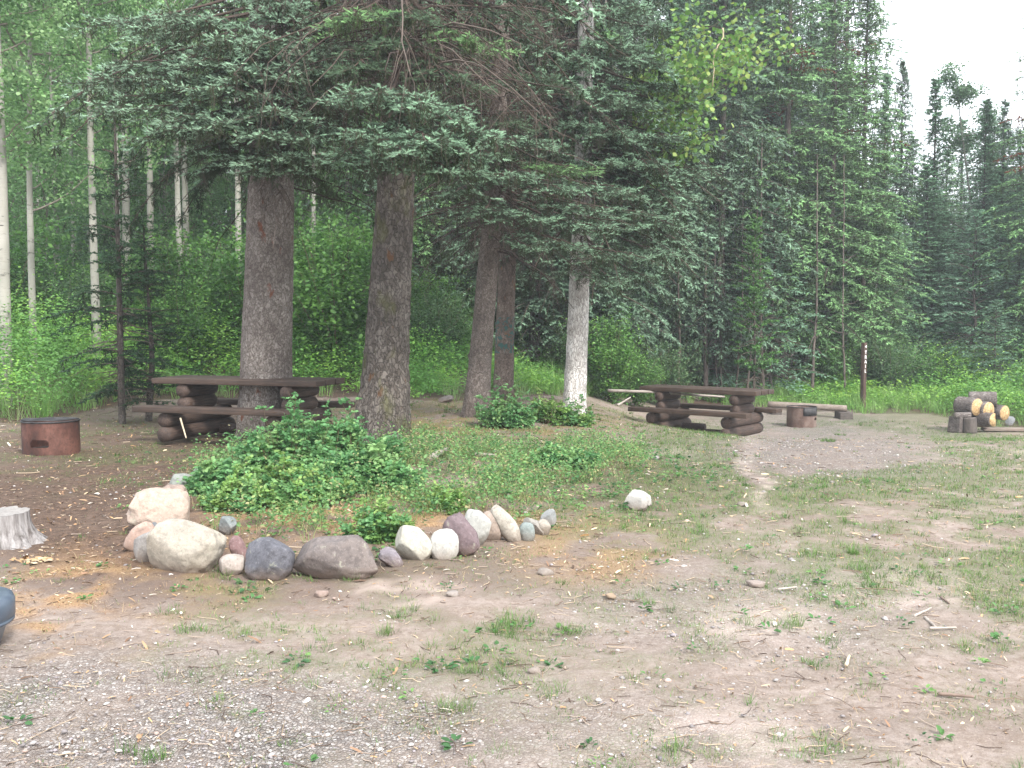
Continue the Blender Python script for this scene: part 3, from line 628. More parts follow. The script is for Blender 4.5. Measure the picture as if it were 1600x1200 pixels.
p = G(63, 712); r1 = 43 / (F / p[1])
fr = fire_ring(p[0], p[1] + r1 * .9, r1, .405, [(-90, .155, .115, .045), (72, .155, .1, .04), (180, .2, .1, .04)], RUST, 'rusty red brown steel fire ring at the edge of the greenery on the left')
yy = np.linspace(-.85, .15, 12) * r1; P = []
for q in yy: hw = math.sqrt(r1 ** 2 - q ** 2); P.append([[-hw, q, .425], [0, q, .427], [hw, q, .425]])
V, Fs = tubes(np.array(P), np.full((12, 3), .006), 5); mesh_np('grill', V, Fs, BLACK, None, fr)
p = G(1258, 668); r2 = 23 / (F / p[1])
fr = fire_ring(p[0], p[1] + r2 * .9, r2, .50, [(-112, .21, .07, .025), (-38, .21, .06, .035)], RUST2, 'pale rusty fire ring with a black grill on the gravel pad beyond the far table')
KV = []; T3 = np.linspace(R(-99), R(-33), 9)
V = np.concatenate([np.stack([np.cos(T3) * rr, np.sin(T3) * rr, np.full(9, z)], -1) for rr, z in ((r2 + .008, .30), (r2 + .02, .30), (r2 + .02, .49), (r2 + .008, .49))])
Fq = [[a * 9 + k, a * 9 + k + 1, ((a + 1) % 4) * 9 + k + 1, ((a + 1) % 4) * 9 + k] for a in range(4) for k in range(8)] + [[0, 9, 18, 27], [8, 35, 26, 17]]
mesh_np('grill', V, np.array(Fq), BLACK, None, fr)

# ------------------------------------------------------------------ log bench, firewood, boards, sticks
GREYLOG = wood_mat('weathered_log', (.14, .11, .09), (.31, .265, .225), (1.2, 16, 16), .85, .008, stain=(.16, .10, .08))
DARKLOG = wood_mat('dark_block', (.06, .05, .045), (.15, .125, .11), (3, 14, 14), .9, .01)
BARKLOG = bark_mat('firewood_bark', (.05, .04, .036), (.13, .11, .10), (.27, .24, .225), (9, 30, 30), .012)
def cut_mat(name, c1, c2):
    m, t, b, o = nmat(name); co = objco(t); w_ = N(t, 'TexWave', wave_type='RINGS', rings_direction='X', Scale=9, Distortion=5, Detail=3); t.links.new(co, w_.inputs[0])
    n = noise(t, co, 14, 5, .7); c = ramp(t, n, [(.36, c1), (.62, c2)]); c = mix(t, math_(t, 'MULTIPLY', w_.outputs['Fac'], .3), c, tuple(k * .45 for k in c1))
    wv = N(t, 'TexVoronoi', feature='DISTANCE_TO_EDGE', Scale=7); t.links.new(co, wv.inputs[0]); c = mix(t, ramp(t, wv.outputs['Distance'], [(0, (.8, .8, .8)), (.05, (0, 0, 0))]), c, (.12, .06, .03))
    t.links.new(c, b.inputs['Base Color']); b.inputs['Roughness'].default_value = .85; return m
CUTO = cut_mat('cut_face_orange', (.38, .22, .09), (.64, .46, .24)); CUTG = cut_mat('cut_face_grey', (.14, .12, .115), (.24, .215, .20)); CUTP = cut_mat('cut_face_pale', (.36, .32, .28), (.5, .45, .4))
def log_thing(name, c, d, L, r, bark, cut, label, cat, group=None, seed=0, split=None):
    V, Q, T = log_mesh(L, r, seed=seed, sides=26, lump=.10 if r > .1 else .05); d = nrm(np.array(d, float))
    if split:                                     # a flat split side
        dd = np.array([0, math.cos(R(split)), math.sin(R(split))]); ov = V @ dd - r * .35; V = V - np.where(ov > 0, ov, 0)[:, None] * dd
    n = len(Q); idx = np.concatenate([np.zeros(n), np.ones(len(T))])
    o = mesh_np(name, V, [Q, T], [bark, cut], matidx=idx, smooth=False)
    M = frames(d[None], roll=np.array([seed * 1.3]))[0]; o.matrix_world = Matrix([[*M[0], c[0]], [*M[1], c[1]], [*M[2], c[2]], [0, 0, 0, 1]]).to_4x4()
    return tag(o, label, cat, group)
pR, pL = G(1322, 655), G(1214, 648); KEEP += [(pR[0], pR[1], .25), (pL[0], pL[1], .25)]
def block(p, sx, sy, sz, rz, mat, name, label, cat, group=None, bev=.012):
    V, Fs = box(0, 0, sz / 2, sx, sy, sz, bev); V += .02 * (fbm(V * 4 + p[0], 3, 4)[:, None] - .5)
    a = Acc(); a.add(V, Fs); o = a.build(name, mat, col=False); o.location = [float(v) for v in p]; o.rotation_euler = (0, 0, rz); return tag(o, label, cat, group)
lb = empty('log_bench', (pR + pL) / 2); tag(lb, 'low bench of one long pale log on two blocks behind the far fire ring', 'bench')
ctr = (pR + pL) / 2
for p, sx, sy, mt in ((pR, .34, .5, DARKLOG), (pL, .26, .42, DARKLOG)):
    V, Fs = box(p[0] - ctr[0], p[1] + .2 - ctr[1], p[2] - ctr[2] + .08, sx, sy, .20, .012); a = Acc(); a.add(V + .02 * (fbm(V * 4 + p[0], 3, 4)[:, None] - .5), Fs); a.build('support_block', mt, lb, col=False)
A, B = at(1200, 632, pL[1] + .25), at(1323, 641, pR[1] + .2); A[2] = pL[2] + .265; B[2] = pR[2] + .265
V, Q, T = log_mesh(float(np.linalg.norm(B - A)), .088, 5, lump=.08); M = frames((B - A)[None])[0]; V = V @ M.T + (A + B) / 2 - ctr
mesh_np('seat_log', V, [Q, T], GREYLOG, None, lb)

dv = (.47, -.88, 0); FG = 'firewood rounds piled at the right'
fp = G(1506, 677); sF = F / fp[1]; KEEP += [(fp[0] + .3, fp[1] + .3, .6), (fp[0] + .9, fp[1] + .3, .5)]
def fw(px_, py_, dY, L, dpx, bark, cut, label, seed, d=dv, split=None):
    f = at(px_, py_, fp[1] + dY); d_ = nrm(np.array(d, float)); return log_thing('firewood_round', f - d_ * L / 2, d, L, dpx / 2 / sF, bark, cut, label, 'firewood', FG, seed, split)
fw(1527, 636, .25, .50, 29, BARKLOG, CUTO, 'grey barked firewood round with a bright orange cut face, upper left of the pile', 1)
fw(1545, 641, .30, .45, 27, BARKLOG, CUTO, 'firewood round with ragged orange cut face, in the middle of the pile', 2)
fw(1553, 656, .05, .45, 22, BARKLOG, CUTO, 'low firewood round with an orange split face at the foot of the pile', 3, split=140)
fw(1570, 645, .45, .50, 24, BARKLOG, CUTO, 'firewood round with orange face and grey heart, rightmost of the pile', 4)
fw(1557, 624, .55, .60, 25, BARKLOG, CUTG, 'dark grey round lying on the very top of the firewood pile', 5, d=(.93, -.35, .02))
fw(1517, 649, .12, .36, 10, BARKLOG, CUTG, 'thin brown piece of wood squeezed between the dark block and the round above', 6, d=(.97, -.2, .03))
fw(1546, 659, .30, .40, 17, GREYLOG, CUTP, 'pale grey barkless round at the bottom middle of the pile', 7, d=(.93, -.35, 0))
o = log_thing('firewood_block', [fp[0] - .1, fp[1] + .22, fp[2] + .18], (.1, .1, 1), .38, .17, BARKLOG, CUTG, 'dark upright chopping block with a split orange streak at the left foot of the pile', 'firewood', FG, 8, split=200)
o = log_thing('firewood_block', [fp[0] + .18, fp[1] + .12, fp[2] + .17], (-.05, .1, 1), .36, .16, DARKLOG, CUTG, 'dark grey upright round at the front of the firewood pile', 'firewood', FG, 9)
p = G(1578, 676); block([p[0] + .1, p[1] + .2, p[2] + .02], 1.25, .24, .07, R(-8), GREYLOG, 'weathered_board', 'weathered grey board lying in the grass at the right foot of the woodpile', 'board')

STICKM = wood_mat('stick_grey', (.26, .22, .19), (.48, .43, .38), (3, 20, 20), .85); STICKP = wood_mat('stick_pale', (.50, .40, .27), (.66, .55, .40), (3, 20, 20), .8)
STICKB = wood_mat('stick_brown', (.13, .09, .07), (.27, .20, .16), (3, 20, 20), .85)
def stick(pts, r, mat, label, name='fallen_stick', cat='stick', lift=.012, kink=.02, group=None):
    pts = np.array(pts, float); K = 12; u = np.linspace(0, len(pts) - 1, K); P = np.stack([np.interp(u, range(len(pts)), pts[:, k]) for k in range(3)], -1)
    L = np.linalg.norm(pts[-1] - pts[0]); P[1:-1] += rng.normal(0, kink * L * .3, (K - 2, 3)) * [1, 1, .3]
    c = P[0].copy(); rr = np.linspace(r, r * .6, K)[None]; V, Fs = tubes((P - c)[None], rr, 7, cap=True); o = mesh_np(name, V, Fs, mat); o.location = c + [0, 0, lift]; return tag(o, label, cat, group)
stick([at(282, 655, 12.75), at(291, 686, 12.55)], .013, STICKP, 'pale yellow stick leaning against the bench of the near picnic table', kink=.0)
stick([at(950, 611, 19.6), at(1010, 613, 19.4), at(1132, 621, 19.9)], .032, STICKM, 'long grey dead pole lying across the grass behind the far picnic table', 'dead_pole', 'pole', kink=.008)
stick([at(965, 634, 17.3), at(985, 622, 17.8)], .02, STICKM, 'short crooked branch leaning out of the grass left of the far table', cat='branch')
stick([G(671, 724), G(698, 708)], .042, STICKM, 'thick grey weathered stick lying in the weeds beside the darker thick trunk', cat='stick', lift=.05)
stick([at(742, 712, G(770, 716)[1]), at(775, 713, G(770, 716)[1])], .03, STICKM, 'flat pale grey slat on the small mound in the weeds', cat='stick', kink=0)
stick([G(638, 695), G(652, 716)], .018, STICKM, 'bent pale root end beside the foot of the darker thick trunk', cat='root', lift=.04)
stick([at(926, 676, 15.0), at(908, 712, 14.8)], .014, STICKP, 'thin pale broken stem standing in the bush in front of the pale trunk')
for a_, b2, m_, r, lab in [((1445, 968), (1462, 983), STICKM, .009, 'grey forked stick on the bare ground at the right, leaning piece'), ((1452, 985), (1494, 984), STICKM, .008, 'straight grey stick lying level at the end of the forked one'),
        ((1428, 966), (1455, 953), STICKM, .008, 'short curved stick above the forked one at the right'), ((1466, 1088), (1522, 1093), STICKB, .009, 'long thin brown twig near the right side of the foreground'),
        ((1470, 936), (1483, 946), STICKB, .008, 'short dark twig on the dirt at the far right'), ((1322, 1043), (1327, 1028), STICKP, .009, 'short pale bleached stick standing out on the gravel right of centre'),
        ((1215, 924), (1245, 920), STICKM, .008, 'straight grey twig on the packed track behind the small grass tuft')]:
    stick([G(*a_), G(*b2)], r, m_, lab, group='fallen sticks on the bare ground')

# brush heap
acc = Acc(); p = G(1100, 636); n = 130; K = 7; c = np.array([p[0] + .1, p[1] + 1.7, 0]); c[2] = zg(c[0], c[1])
a = rng.uniform(0, 2 * math.pi, n); L = rng.uniform(.4, 1.3, n); u = np.linspace(-.5, .5, K)
P = np.zeros((n, K, 3)); ox = rng.normal(0, .75, n); oy = rng.normal(0, .35, n)
P[:, :, 0] = ox[:, None] + np.cos(a)[:, None] * L[:, None] * u; P[:, :, 1] = oy[:, None] + np.sin(a)[:, None] * L[:, None] * u
P[:, :, 2] = np.abs(rng.normal(.05, .16, n))[:, None] + rng.uniform(.1, .5, n)[:, None] * (.25 - u ** 2)[None] + rng.uniform(-.4, .4, n)[:, None] * u * L[:, None]
P[:, :, 2] = np.maximum(P[:, :, 2], .0); P += rng.normal(0, .015, P.shape)
V, Fs = tubes(P, rng.uniform(.004, .011, n)[:, None] * np.linspace(1, .5, K)[None], 4); cc = np.repeat(pal(n, [(.30, .25, .20), (.42, .37, .31), (.2, .15, .12)]), K * 4, 0)
acc.add(V, Fs, cc); o = acc.build('brush_pile', M_TWIG); o.location = c; tag(o, 'tangled heap of grey dead branches behind the far picnic table', 'brush pile')

# ------------------------------------------------------------------ trail sign
SIGNB = wood_mat('sign_post_brown', (.05, .03, .022), (.11, .065, .048), (16, 16, 2), .75)
p = G(1348, 641); tp = empty('trail_sign', p, R(32)); tag(tp, 'brown square post with white vertical TRAIL lettering and arrow at the forest edge', 'sign'); KEEP.append((p[0], p[1], .08))
hP = 106 / (F / p[1]); V, Fs = box(0, 0, hP / 2 - .05, .115, .115, hP + .1, .006); a = Acc(); a.add(V, Fs); a.build('post', SIGNB, tp, col=False)
m, t_, b_, o_ = nmat('white_sign_paint'); b_.inputs['Base Color'].default_value = (.82, .82, .80, 1); b_.inputs['Roughness'].default_value = .5; WHITE = m
def text_mesh(ch, size):
    cu = bpy.data.curves.new('t', 'FONT'); cu.body = ch; cu.size = size; cu.align_x = 'CENTER'; cu.align_y = 'CENTER'; cu.extrude = .002; cu.offset = .004
    ob = bpy.data.objects.new('t', cu); C.collection.objects.link(ob); bpy.context.view_layer.update()
    me = bpy.data.meshes.new_from_object(ob.evaluated_get(bpy.context.evaluated_depsgraph_get())); bpy.data.objects.remove(ob); return me
for k, ch in enumerate('TRAIL'):
    me = text_mesh(ch, .125); me.materials.clear(); me.materials.append(WHITE); o = bpy.data.objects.new('letter', me); C.collection.objects.link(o); o.parent = tp
    o.location = (0, -.061, hP - .275 - k * .132); o.rotation_euler = (math.pi / 2, 0, 0)
V = np.array([[-.042, -.0605, hP - .115], [.035, -.0605, hP - .070], [.035, -.0605, hP - .16], [-.042, -.0575, hP - .115], [.035, -.0575, hP - .070], [.035, -.0575, hP - .16]])
mesh_np('arrow', V, [np.array([[0, 2, 1], [3, 4, 5]]), np.array([[0, 1, 4, 3], [1, 2, 5, 4], [2, 0, 3, 5]])], WHITE, None, tp)

# ------------------------------------------------------------------ stump, tub
m, t, b, o = nmat('stump_side'); n1 = noise(t, objco(t, (22, 22, 1.6)), 1, 6, .7); n2 = noise(t, objco(t), 7, 4)
c = ramp(t, n1, [(.36, (.06, .05, .045)), (.46, (.19, .175, .17)), (.62, (.36, .345, .34))]); c = mix(t, math_(t, 'MULTIPLY', n2, .3), c, (.2, .18, .17))
t.links.new(c, b.inputs['Base Color']); b.inputs['Roughness'].default_value = .9; bump(t, b, n1, .9, .02); STUMP = m
p = G(2, 850); A_, K = 120, 26; T = np.linspace(0, 2 * math.pi, A_, endpoint=False); hS = .235
st = empty('tree_stump', p); tag(st, 'grey weathered tree stump with flaring roots at the left edge of the clearing', 'stump')
ridge = fbm(np.stack([np.cos(T) * 3.5, np.sin(T) * 3.5], -1), 3, 77) - .5; fine = fbm(np.stack([np.cos(T) * 14, np.sin(T) * 14], -1), 3, 78) - .5
V = []
for k in range(K):
    u = k / (K - 1); r = (.19 + .17 * (1 - u) ** 2.6) * (1 + ridge * (.14 + 1.6 * (1 - u) ** 3) + .06 * fine); top = hS * (1 + .10 * ridge + .05 * fine)
    V.append(np.stack([np.cos(T) * r, np.sin(T) * r, -.05 + (top + .05) * u], -1))
V = np.concatenate(V); i = (np.arange(K - 1) * A_)[:, None]; j = np.arange(A_)[None]; j2 = (j + 1) % A_
mesh_np('side', V, np.stack([i + j, i + j2, i + A_ + j2, i + A_ + j], -1).reshape(-1, 4), STUMP, None, st, smooth=True)
rim = V[-A_:]; V2 = np.concatenate([rim + [0, 0, .001], rim * [.6, .6, 1] - [0, 0, .006], [[0, 0, hS - .005]]]); j = np.arange(A_); j2 = (j + 1) % A_
mesh_np('cut_top', V2, [np.stack([j, j2, A_ + j2, A_ + j], -1), np.stack([A_ + j, A_ + j2, np.full(A_, 2 * A_)], -1)], wood_mat('stump_top', (.20, .185, .175), (.34, .32, .30), (9, 9, 9)), None, st)
KEEP.append((p[0], p[1], .28))
acc = Acc(); n = 34; q = G(58, 880); x = q[0] + rng.normal(0, .10, n); y = q[1] + rng.normal(0, .05, n); s = rng.uniform(.012, .032, n)
Vv, Ff = scatter(np.array([[-1, -.5, 0], [0, -.7, .25], [1, -.3, 0], [1, .4, .1], [0, .7, .3], [-1, .5, .05]]), np.array([[0, 1, 4, 5], [1, 2, 3, 4]]), np.stack([x, y, zg(x, y) + .02], -1), frames(rng.normal(0, 1, (n, 3)) * [1, 1, .25]), s)
acc.add(Vv, Ff, np.repeat(pal(n, [(.42, .29, .16), (.50, .40, .27), (.36, .23, .12)]), 6, 0)); o = acc.build('bark_scraps', M_CHIP); tag(o, 'yellow brown bark scraps heaped in front of the grey stump', 'bark scraps', kind='stuff')

m, t, b, o = nmat('blue_grey_plastic'); n1 = noise(t, objco(t, (1, 1, .3)), 6, 5); c = ramp(t, n1, [(.35, (.085, .10, .125)), (.65, (.17, .185, .21))])
t.links.new(c, b.inputs['Base Color']); b.inputs['Roughness'].default_value = .45; TUB = m
m, t, b, o = nmat('blue_grey_lid'); n1 = noise(t, objco(t), 12, 5); c = ramp(t, n1, [(.3, (.055, .075, .105)), (.7, (.09, .115, .15))]); t.links.new(c, b.inputs['Base Color']); b.inputs['Roughness'].default_value = .4; LID = m
Yt = 4.75; sT = F / Yt; xr = (1 - 800) / sT; R0 = .27; cx = xr - R0; tz = at(22, 934, Yt)[2]; zt = float(zg(cx, Yt))
tb = empty('plastic_tub', (cx, Yt, zt)); tag(tb, 'blue grey round plastic tub with a rimmed lid at the left edge', 'tub'); hT = tz - zt
def lathe(prof, n=64):
    T = np.arange(n) / n * 2 * math.pi; V = np.concatenate([np.stack([np.cos(T) * r, np.sin(T) * r, np.full(n, z)], -1) for r, z in prof]); k = len(prof)
    i = (np.arange(k - 1) * n)[:, None]; j = np.arange(n)[None]; j2 = (j + 1) % n; return V, np.stack([i + j, i + j2, i + n + j2, i + n + j], -1).reshape(-1, 4)
V, Q = lathe([(.13, 0), (.15, .02), (R0 - .075, hT - .26), (R0 - .035, hT - .135), (R0 - .02, hT - .11)]); mesh_np('body', V, Q, TUB, None, tb, smooth=True)
V, Q = lathe([(R0 - .018, hT - .125), (R0 - .003, hT - .125), (R0 - .003, hT - .112), (R0 - .010, hT - .108), (R0, hT - .10), (R0, hT - .03), (R0 - .01, hT - .008), (R0 - .03, hT), (.1, hT + .006), (.001, hT + .006)]); mesh_np('lid', V, Q, LID, None, tb, smooth=True)
KEEP.append((cx, Yt, .2))

# ------------------------------------------------------------------ tree builders
# needle shoots: a thin core with needles standing out of it, along +X
def shoot(nn, r=.2, w_=.04, core=.055, seed=0, flat=1.0):
    rs = np.random.default_rng(seed); V = []; Fc = []
    if core:
        V += [[0, core, -core * .5], [0, -core, -core * .5], [0, 0, core], [.95, 0, 0]]; Fc += [[0, 1, 3], [1, 2, 3], [2, 0, 3]]
    for k in range(nn):
        t = (k + .5) / nn; a = k * 2.399 + rs.normal(0, .2); rr = r * (1 - .45 * max(0, t - .6) / .4) * rs.uniform(.8, 1.1)
        e = np.array([0, math.cos(a), math.sin(a) * flat + .15]); s = np.array([0, -math.sin(a), math.cos(a)]); p0 = np.array([t * .92, 0, 0]); n = len(V)
        V += [list(p0 - s * w_ * .5 - [w_ * .4, 0, 0]), list(p0 + s * w_ * .5 + [w_ * .4, 0, 0]), list(p0 + e * rr + [rr * .75, 0, 0])]; Fc += [[n, n + 1, n + 2]]
    return np.array(V, float), np.array(Fc)
SH_NEAR = shoot(28, .24, .055, .09, 1)
SH_MID = shoot(13, .25, .10, .11, 2)
SH_FAR = shoot(5, .34, .22, .15, 3)

def wpts(A, B, h, t):
    A = np.asarray(A, float); B = np.asarray(B, float)
    return A[None] + (B - A)[None] * t[:, None] + np.array([0, 0, 1.])[None] * (4 * h * t * (1 - t))[:, None]
def bough(A, B, h, W, dsec, dsh, L0, pal_, acc_s, acc_w, shp, r0=.02, hang=.25, start=.12, seed=0, dark=1.0, tipup=.12, sdroop=-.10):
    """one spruce bough: limb A->B bowed up by h, side twigs up to W long, needle shoots of length L0. pal_=(old, new growth)"""
    A = np.asarray(A, float); B = np.asarray(B, float); Ln = np.linalg.norm(B - A)
    n = max(6, int(Ln / dsec)); t = np.linspace(start, 1, n) + rng.normal(0, .3 / n, n); t = np.clip(t, 0, 1)
    P = wpts(A, B, h, t); T = nrm(wpts(A, B, h, t + .01) - wpts(A, B, h, t - .01))
    S = nrm(np.cross(T, [0, 0, 1.])); side = np.where(np.arange(n) % 2 == 0, 1, -1)
    ang = rng.uniform(R(38), R(66), n); D = nrm(T * np.cos(ang)[:, None] + S * (side * np.sin(ang))[:, None] + np.stack([0 * t, 0 * t, rng.normal(sdroop, .16, n)], -1))
    l = W * ((1 - t) ** .75 * .9 + .16) * np.minimum(1, .35 + 2.2 * t) * rng.uniform(.55, 1.15, n)
    D[-1] = T[-1]; 
    if acc_w is not None:
        tt = np.linspace(0, 1, 8); pp = wpts(A, B, h, tt)[None]; V, Fs = tubes(pp, np.linspace(r0, r0 * .15, 8)[None], 5); acc_w.add(V, Fs, WOODC)
        u = np.linspace(0, 1, 4)[None, :, None]; pp = P[:, None] + D[:, None] * l[:, None, None] * u - np.array([0, 0, 1.]) * (l[:, None, None] * .15 * u * u)
        V, Fs = tubes(pp, np.linspace(1, .3, 4)[None] * (.0022 + .006 * l)[:, None], 3); acc_w.add(V, Fs, WOODC)
    k = np.maximum(2, (l / dsh).astype(int)); idx = np.repeat(np.arange(n), k); j = np.concatenate([np.arange(q) for q in k]); u = (j + .6) / k[idx]
    sg = np.where(j % 2 == 0, 1, -1); last = j == k[idx] - 1
    d = D[idx]; s2 = nrm(np.cross(d, [0, 0, 1.])); a2 = np.where(last, 0, rng.uniform(R(28), R(55), len(u)))
    pos = P[idx] + d * (l[idx] * u)[:, None] - np.array([0, 0, 1.]) * (l[idx] * .15 * u * u)[:, None]
    dd = nrm(d * np.cos(a2)[:, None] + s2 * (sg * np.sin(a2))[:, None] + np.stack([0 * u, 0 * u, rng.normal(.02, .22, len(u)) + tipup * u], -1))
    sl_ = L0 * rng.uniform(.7, 1.15, len(u)) * (1.15 - .25 * u)
    age = sst(.38, 1.0, .55 * u + .6 * t[idx] + rng.normal(0, .13, len(u)))
    col = pal_[0][None] * (1 - age[:, None]) + pal_[1][None] * age[:, None]
    if hang > 0:                                  # pendulous older twigs under the limb
        m_ = rng.uniform(0, 1, n) < hang; hp = P[m_] + D[m_] * (l[m_] * rng.uniform(.1, .8, m_.sum()))[:, None]; q = 7; hl = rng.uniform(.12, .42, m_.sum()) * min(1, W * 2.2)
        u3 = np.tile((np.arange(q) + .5) / q, len(hp)); i3 = np.repeat(np.arange(len(hp)), q)
        pos3 = hp[i3] - np.array([0, 0, 1.]) * (hl[i3] * u3)[:, None] + rng.normal(0, .015, (len(u3), 3))
        d3 = nrm(rng.normal(0, .55, (len(u3), 3)) + [0, 0, -1.]); pos = np.concatenate([pos, pos3]); dd = np.concatenate([dd, d3]); sl_ = np.concatenate([sl_, L0 * rng.uniform(.6, 1, len(u3))])
        c3 = np.repeat(pal_[0][None] * np.array([1.05, .95, .8]), len(u3), 0); col = np.concatenate([col, c3])
        if acc_w is not None and len(hp):
            pp = hp[:, None] - np.array([0, 0, 1.]) * (hl[:, None, None] * np.linspace(0, 1, 4)[None, :, None]); pp = pp + rng.normal(0, .01, pp.shape); V, Fs = tubes(pp, np.full(pp.shape[:2], .0022), 3); acc_w.add(V, Fs, WOODC)
    col = col * rng.uniform(.78, 1.22, (len(pos), 1)) * rng.uniform(.85, 1.15)
    V, Fc = scatter(shp[0], shp[1], pos, frames(dd, roll=rng.uniform(-.5, .5, len(pos))), sl_)
    acc_s.add(V, Fc, np.repeat(col, len(shp[0]), 0))
WOODC = np.array([.085, .062, .05])
def fan(A, B, h, W, pal_, acc_s, acc_w, m=10, shp=None, L0=.068, dsec=.038, dsh=.032, r0=.026, hang=.2, t0=.42, ln=(.45, .85)):
    """a main limb that breaks up into many overlapping drooping sprays"""
    shp = shp or SH_NEAR; tt = np.linspace(0, 1, 9); V, Fs = tubes(wpts(A, B, h, tt)[None], np.linspace(r0, r0 * .2, 9)[None], 5); acc_w.add(V, Fs, WOODC)
    for q in range(m):
        t = t0 + (1 - t0) * (q + rng.uniform(.1, .9)) / m if q < m - 1 else .97
        P = wpts(A, B, h, np.array([t]))[0]; T = nrm(wpts(A, B, h, np.array([t + .02]))[0] - P); a = (1 if q % 2 else -1) * rng.uniform(.15, 1.15) if q < m - 1 else 0
        D = np.array([T[0] * math.cos(a) - T[1] * math.sin(a), T[0] * math.sin(a) + T[1] * math.cos(a), T[2] * .75]); L = rng.uniform(*ln) * W / .42 * (1.1 - .35 * t)
        bough(P, P + D * L + [0, 0, rng.uniform(-.22, .04) * L], -.07 * L, .24 * W / .42, dsec, dsh, L0, pal_, acc_s, acc_w, shp, r0=.008, hang=hang, start=.04, sdroop=-.07, tipup=.22)
BLUE = (np.array([.055, .090, .048]), np.array([.43, .64, .45]))      # old needles, pale new growth
BLUE2 = (np.array([.052, .088, .048]), np.array([.36, .56, .38]))
GREEN = (np.array([0.090, 0.164, 0.071]), np.array([0.328, 0.577, 0.250]))
OLDG = (np.array([.045, .075, .038]), np.array([.16, .26, .15]))
DARKG = (np.array([.028, .062, .026]), np.array([.045, .115, .048]))
MIDG = (np.array([0.093, 0.181, 0.097]), np.array([0.324, 0.583, 0.341]))
LIME = (np.array([.055, .13, .03]), np.array([.12, .28, .07]))

def trunk_mesh(name, path, radf, mat, parent, segs=96, K=160, flare=.35, bumpy=.05, top=None, seed=0, knots=0, origin=None):
    path = np.array(path, float); u = np.linspace(0, 1, K) ** 1.25; cum = np.concatenate([[0], np.cumsum(np.linalg.norm(np.diff(path, axis=0), axis=1))]); cum /= cum[-1]
    P = np.stack([np.interp(u, cum, path[:, k]) for k in range(3)], -1); w_ = max(3, K // 5) | 1; pad = np.pad(P[:, :2], ((w_ // 2, w_ // 2), (0, 0)), mode='reflect', reflect_type='odd'); P[:, :2] = np.stack([np.convolve(pad[:, k], np.ones(w_) / w_, 'valid') for k in range(2)], -1); hgt = P[:, 2] - P[0, 2]
    th = np.arange(segs) / segs * 2 * math.pi; H, T = np.meshgrid(hgt, th, indexing='ij'); r = radf(hgt)[:, None]
    lob = fbm(np.stack([np.cos(T) * 1.6 + seed, np.sin(T) * 1.6, H * .05], -1), 3, seed) - .5
    fl = np.exp(-np.maximum(H, 0) / .33); r = r * (1 + flare * fl * (.75 + 2.6 * lob)) 
    sc = 22 / max(radf(np.array([1.]))[0] * 6, .3); co = np.stack([np.cos(T) * radf(np.array([1.]))[0] * 26 + 3 * seed, np.sin(T) * radf(np.array([1.]))[0] * 26, H * 9], -1)
    pl = fbm(co, 3, seed + 2) - .5; r = r * (1 + bumpy * 2 * pl) + .012 * (fbm(co * .25, 2, seed + 9) - .5)
    rs = np.random.default_rng(seed)
    for q in range(knots):
        kh, ka = rs.uniform(.8, max(hgt.max() * .5, 2.5)), rs.uniform(0, 2 * math.pi); da = (T - ka + math.pi) % (2 * math.pi) - math.pi
        r = r + .030 * np.exp(-((da * .3 / .035) ** 2 + ((H - kh) / .035) ** 2))
    V = np.stack([P[:, None, 0] + r * np.cos(T), P[:, None, 1] + r * np.sin(T), P[:, None, 2] + 0 * r], -1).reshape(-1, 3)
    i = (np.arange(K - 1) * segs)[:, None]; j = np.arange(segs)[None]; j2 = (j + 1) % segs
    return mesh_np(name, V, np.stack([i + j, i + j2, i + segs + j2, i + segs + j], -1).reshape(-1, 4), mat, None, parent, smooth=True)

def dead_twigs(path_at, z0, z1, n, Lr, parent, hang=.5, side=None):
    K = 7; z = rng.uniform(z0, z1, n); a = rng.uniform(0, 2 * math.pi, n); L = rng.uniform(*Lr, n); u = np.linspace(0, 1, K)[None]
    A = path_at(z); P = np.zeros((n, K, 3)); P[:, :, 0] = A[:, 0:1] + np.cos(a)[:, None] * L[:, None] * u; P[:, :, 1] = A[:, 1:2] + np.sin(a)[:, None] * L[:, None] * u
    P[:, :, 2] = z[:, None] + L[:, None] * (rng.uniform(-.1, .25, n)[:, None] * u - hang * rng.uniform(.3, 1.3, n)[:, None] * u ** 2); w_ = np.cumsum(rng.normal(0, .03, P.shape), 1); P += w_ * L[:, None, None] * .6
    acc = Acc(); V, Fs = tubes(P, (.004 + .006 * L)[:, None] * np.linspace(1, .25, K)[None], 4); cc = pal(n, [(.07, .052, .042), (.12, .095, .08), (.05, .036, .03)]); acc.add(V, Fs, np.repeat(cc, K * 4, 0))
    # fine side twigs, many hanging straight down
    q = 13; i = np.repeat(np.arange(n), q); k = rng.uniform(.2, 1, n * q); kk = np.minimum((k * (K - 1)).astype(int), K - 2); f = k * (K - 1) - kk
    b = P[i, kk] * (1 - f[:, None]) + P[i, kk + 1] * f[:, None]; l2 = rng.uniform(.12, .5, n * q) * np.repeat(np.minimum(L, 1.2), q); d = nrm(rng.normal(0, .6, (n * q, 3)) + [0, 0, -.75]); u2 = np.linspace(0, 1, 4)[None, :, None]
    PP = b[:, None] + d[:, None] * l2[:, None, None] * u2 - np.array([0, 0, 1.]) * (l2[:, None, None] * .35 * u2 ** 2); PP = PP + rng.normal(0, .012, PP.shape) * (u2 > 0)
    V, Fs = tubes(PP, np.broadcast_to(np.array([.0028, .0024, .002, .0012])[None], (n * q, 4)), 3); acc.add(V, Fs, np.repeat(np.repeat(cc, q, 0) * rng.uniform(.8, 1.4, (n * q, 1)), 12, 0))
    return acc.build('dead_twigs', M_TWIG, parent)

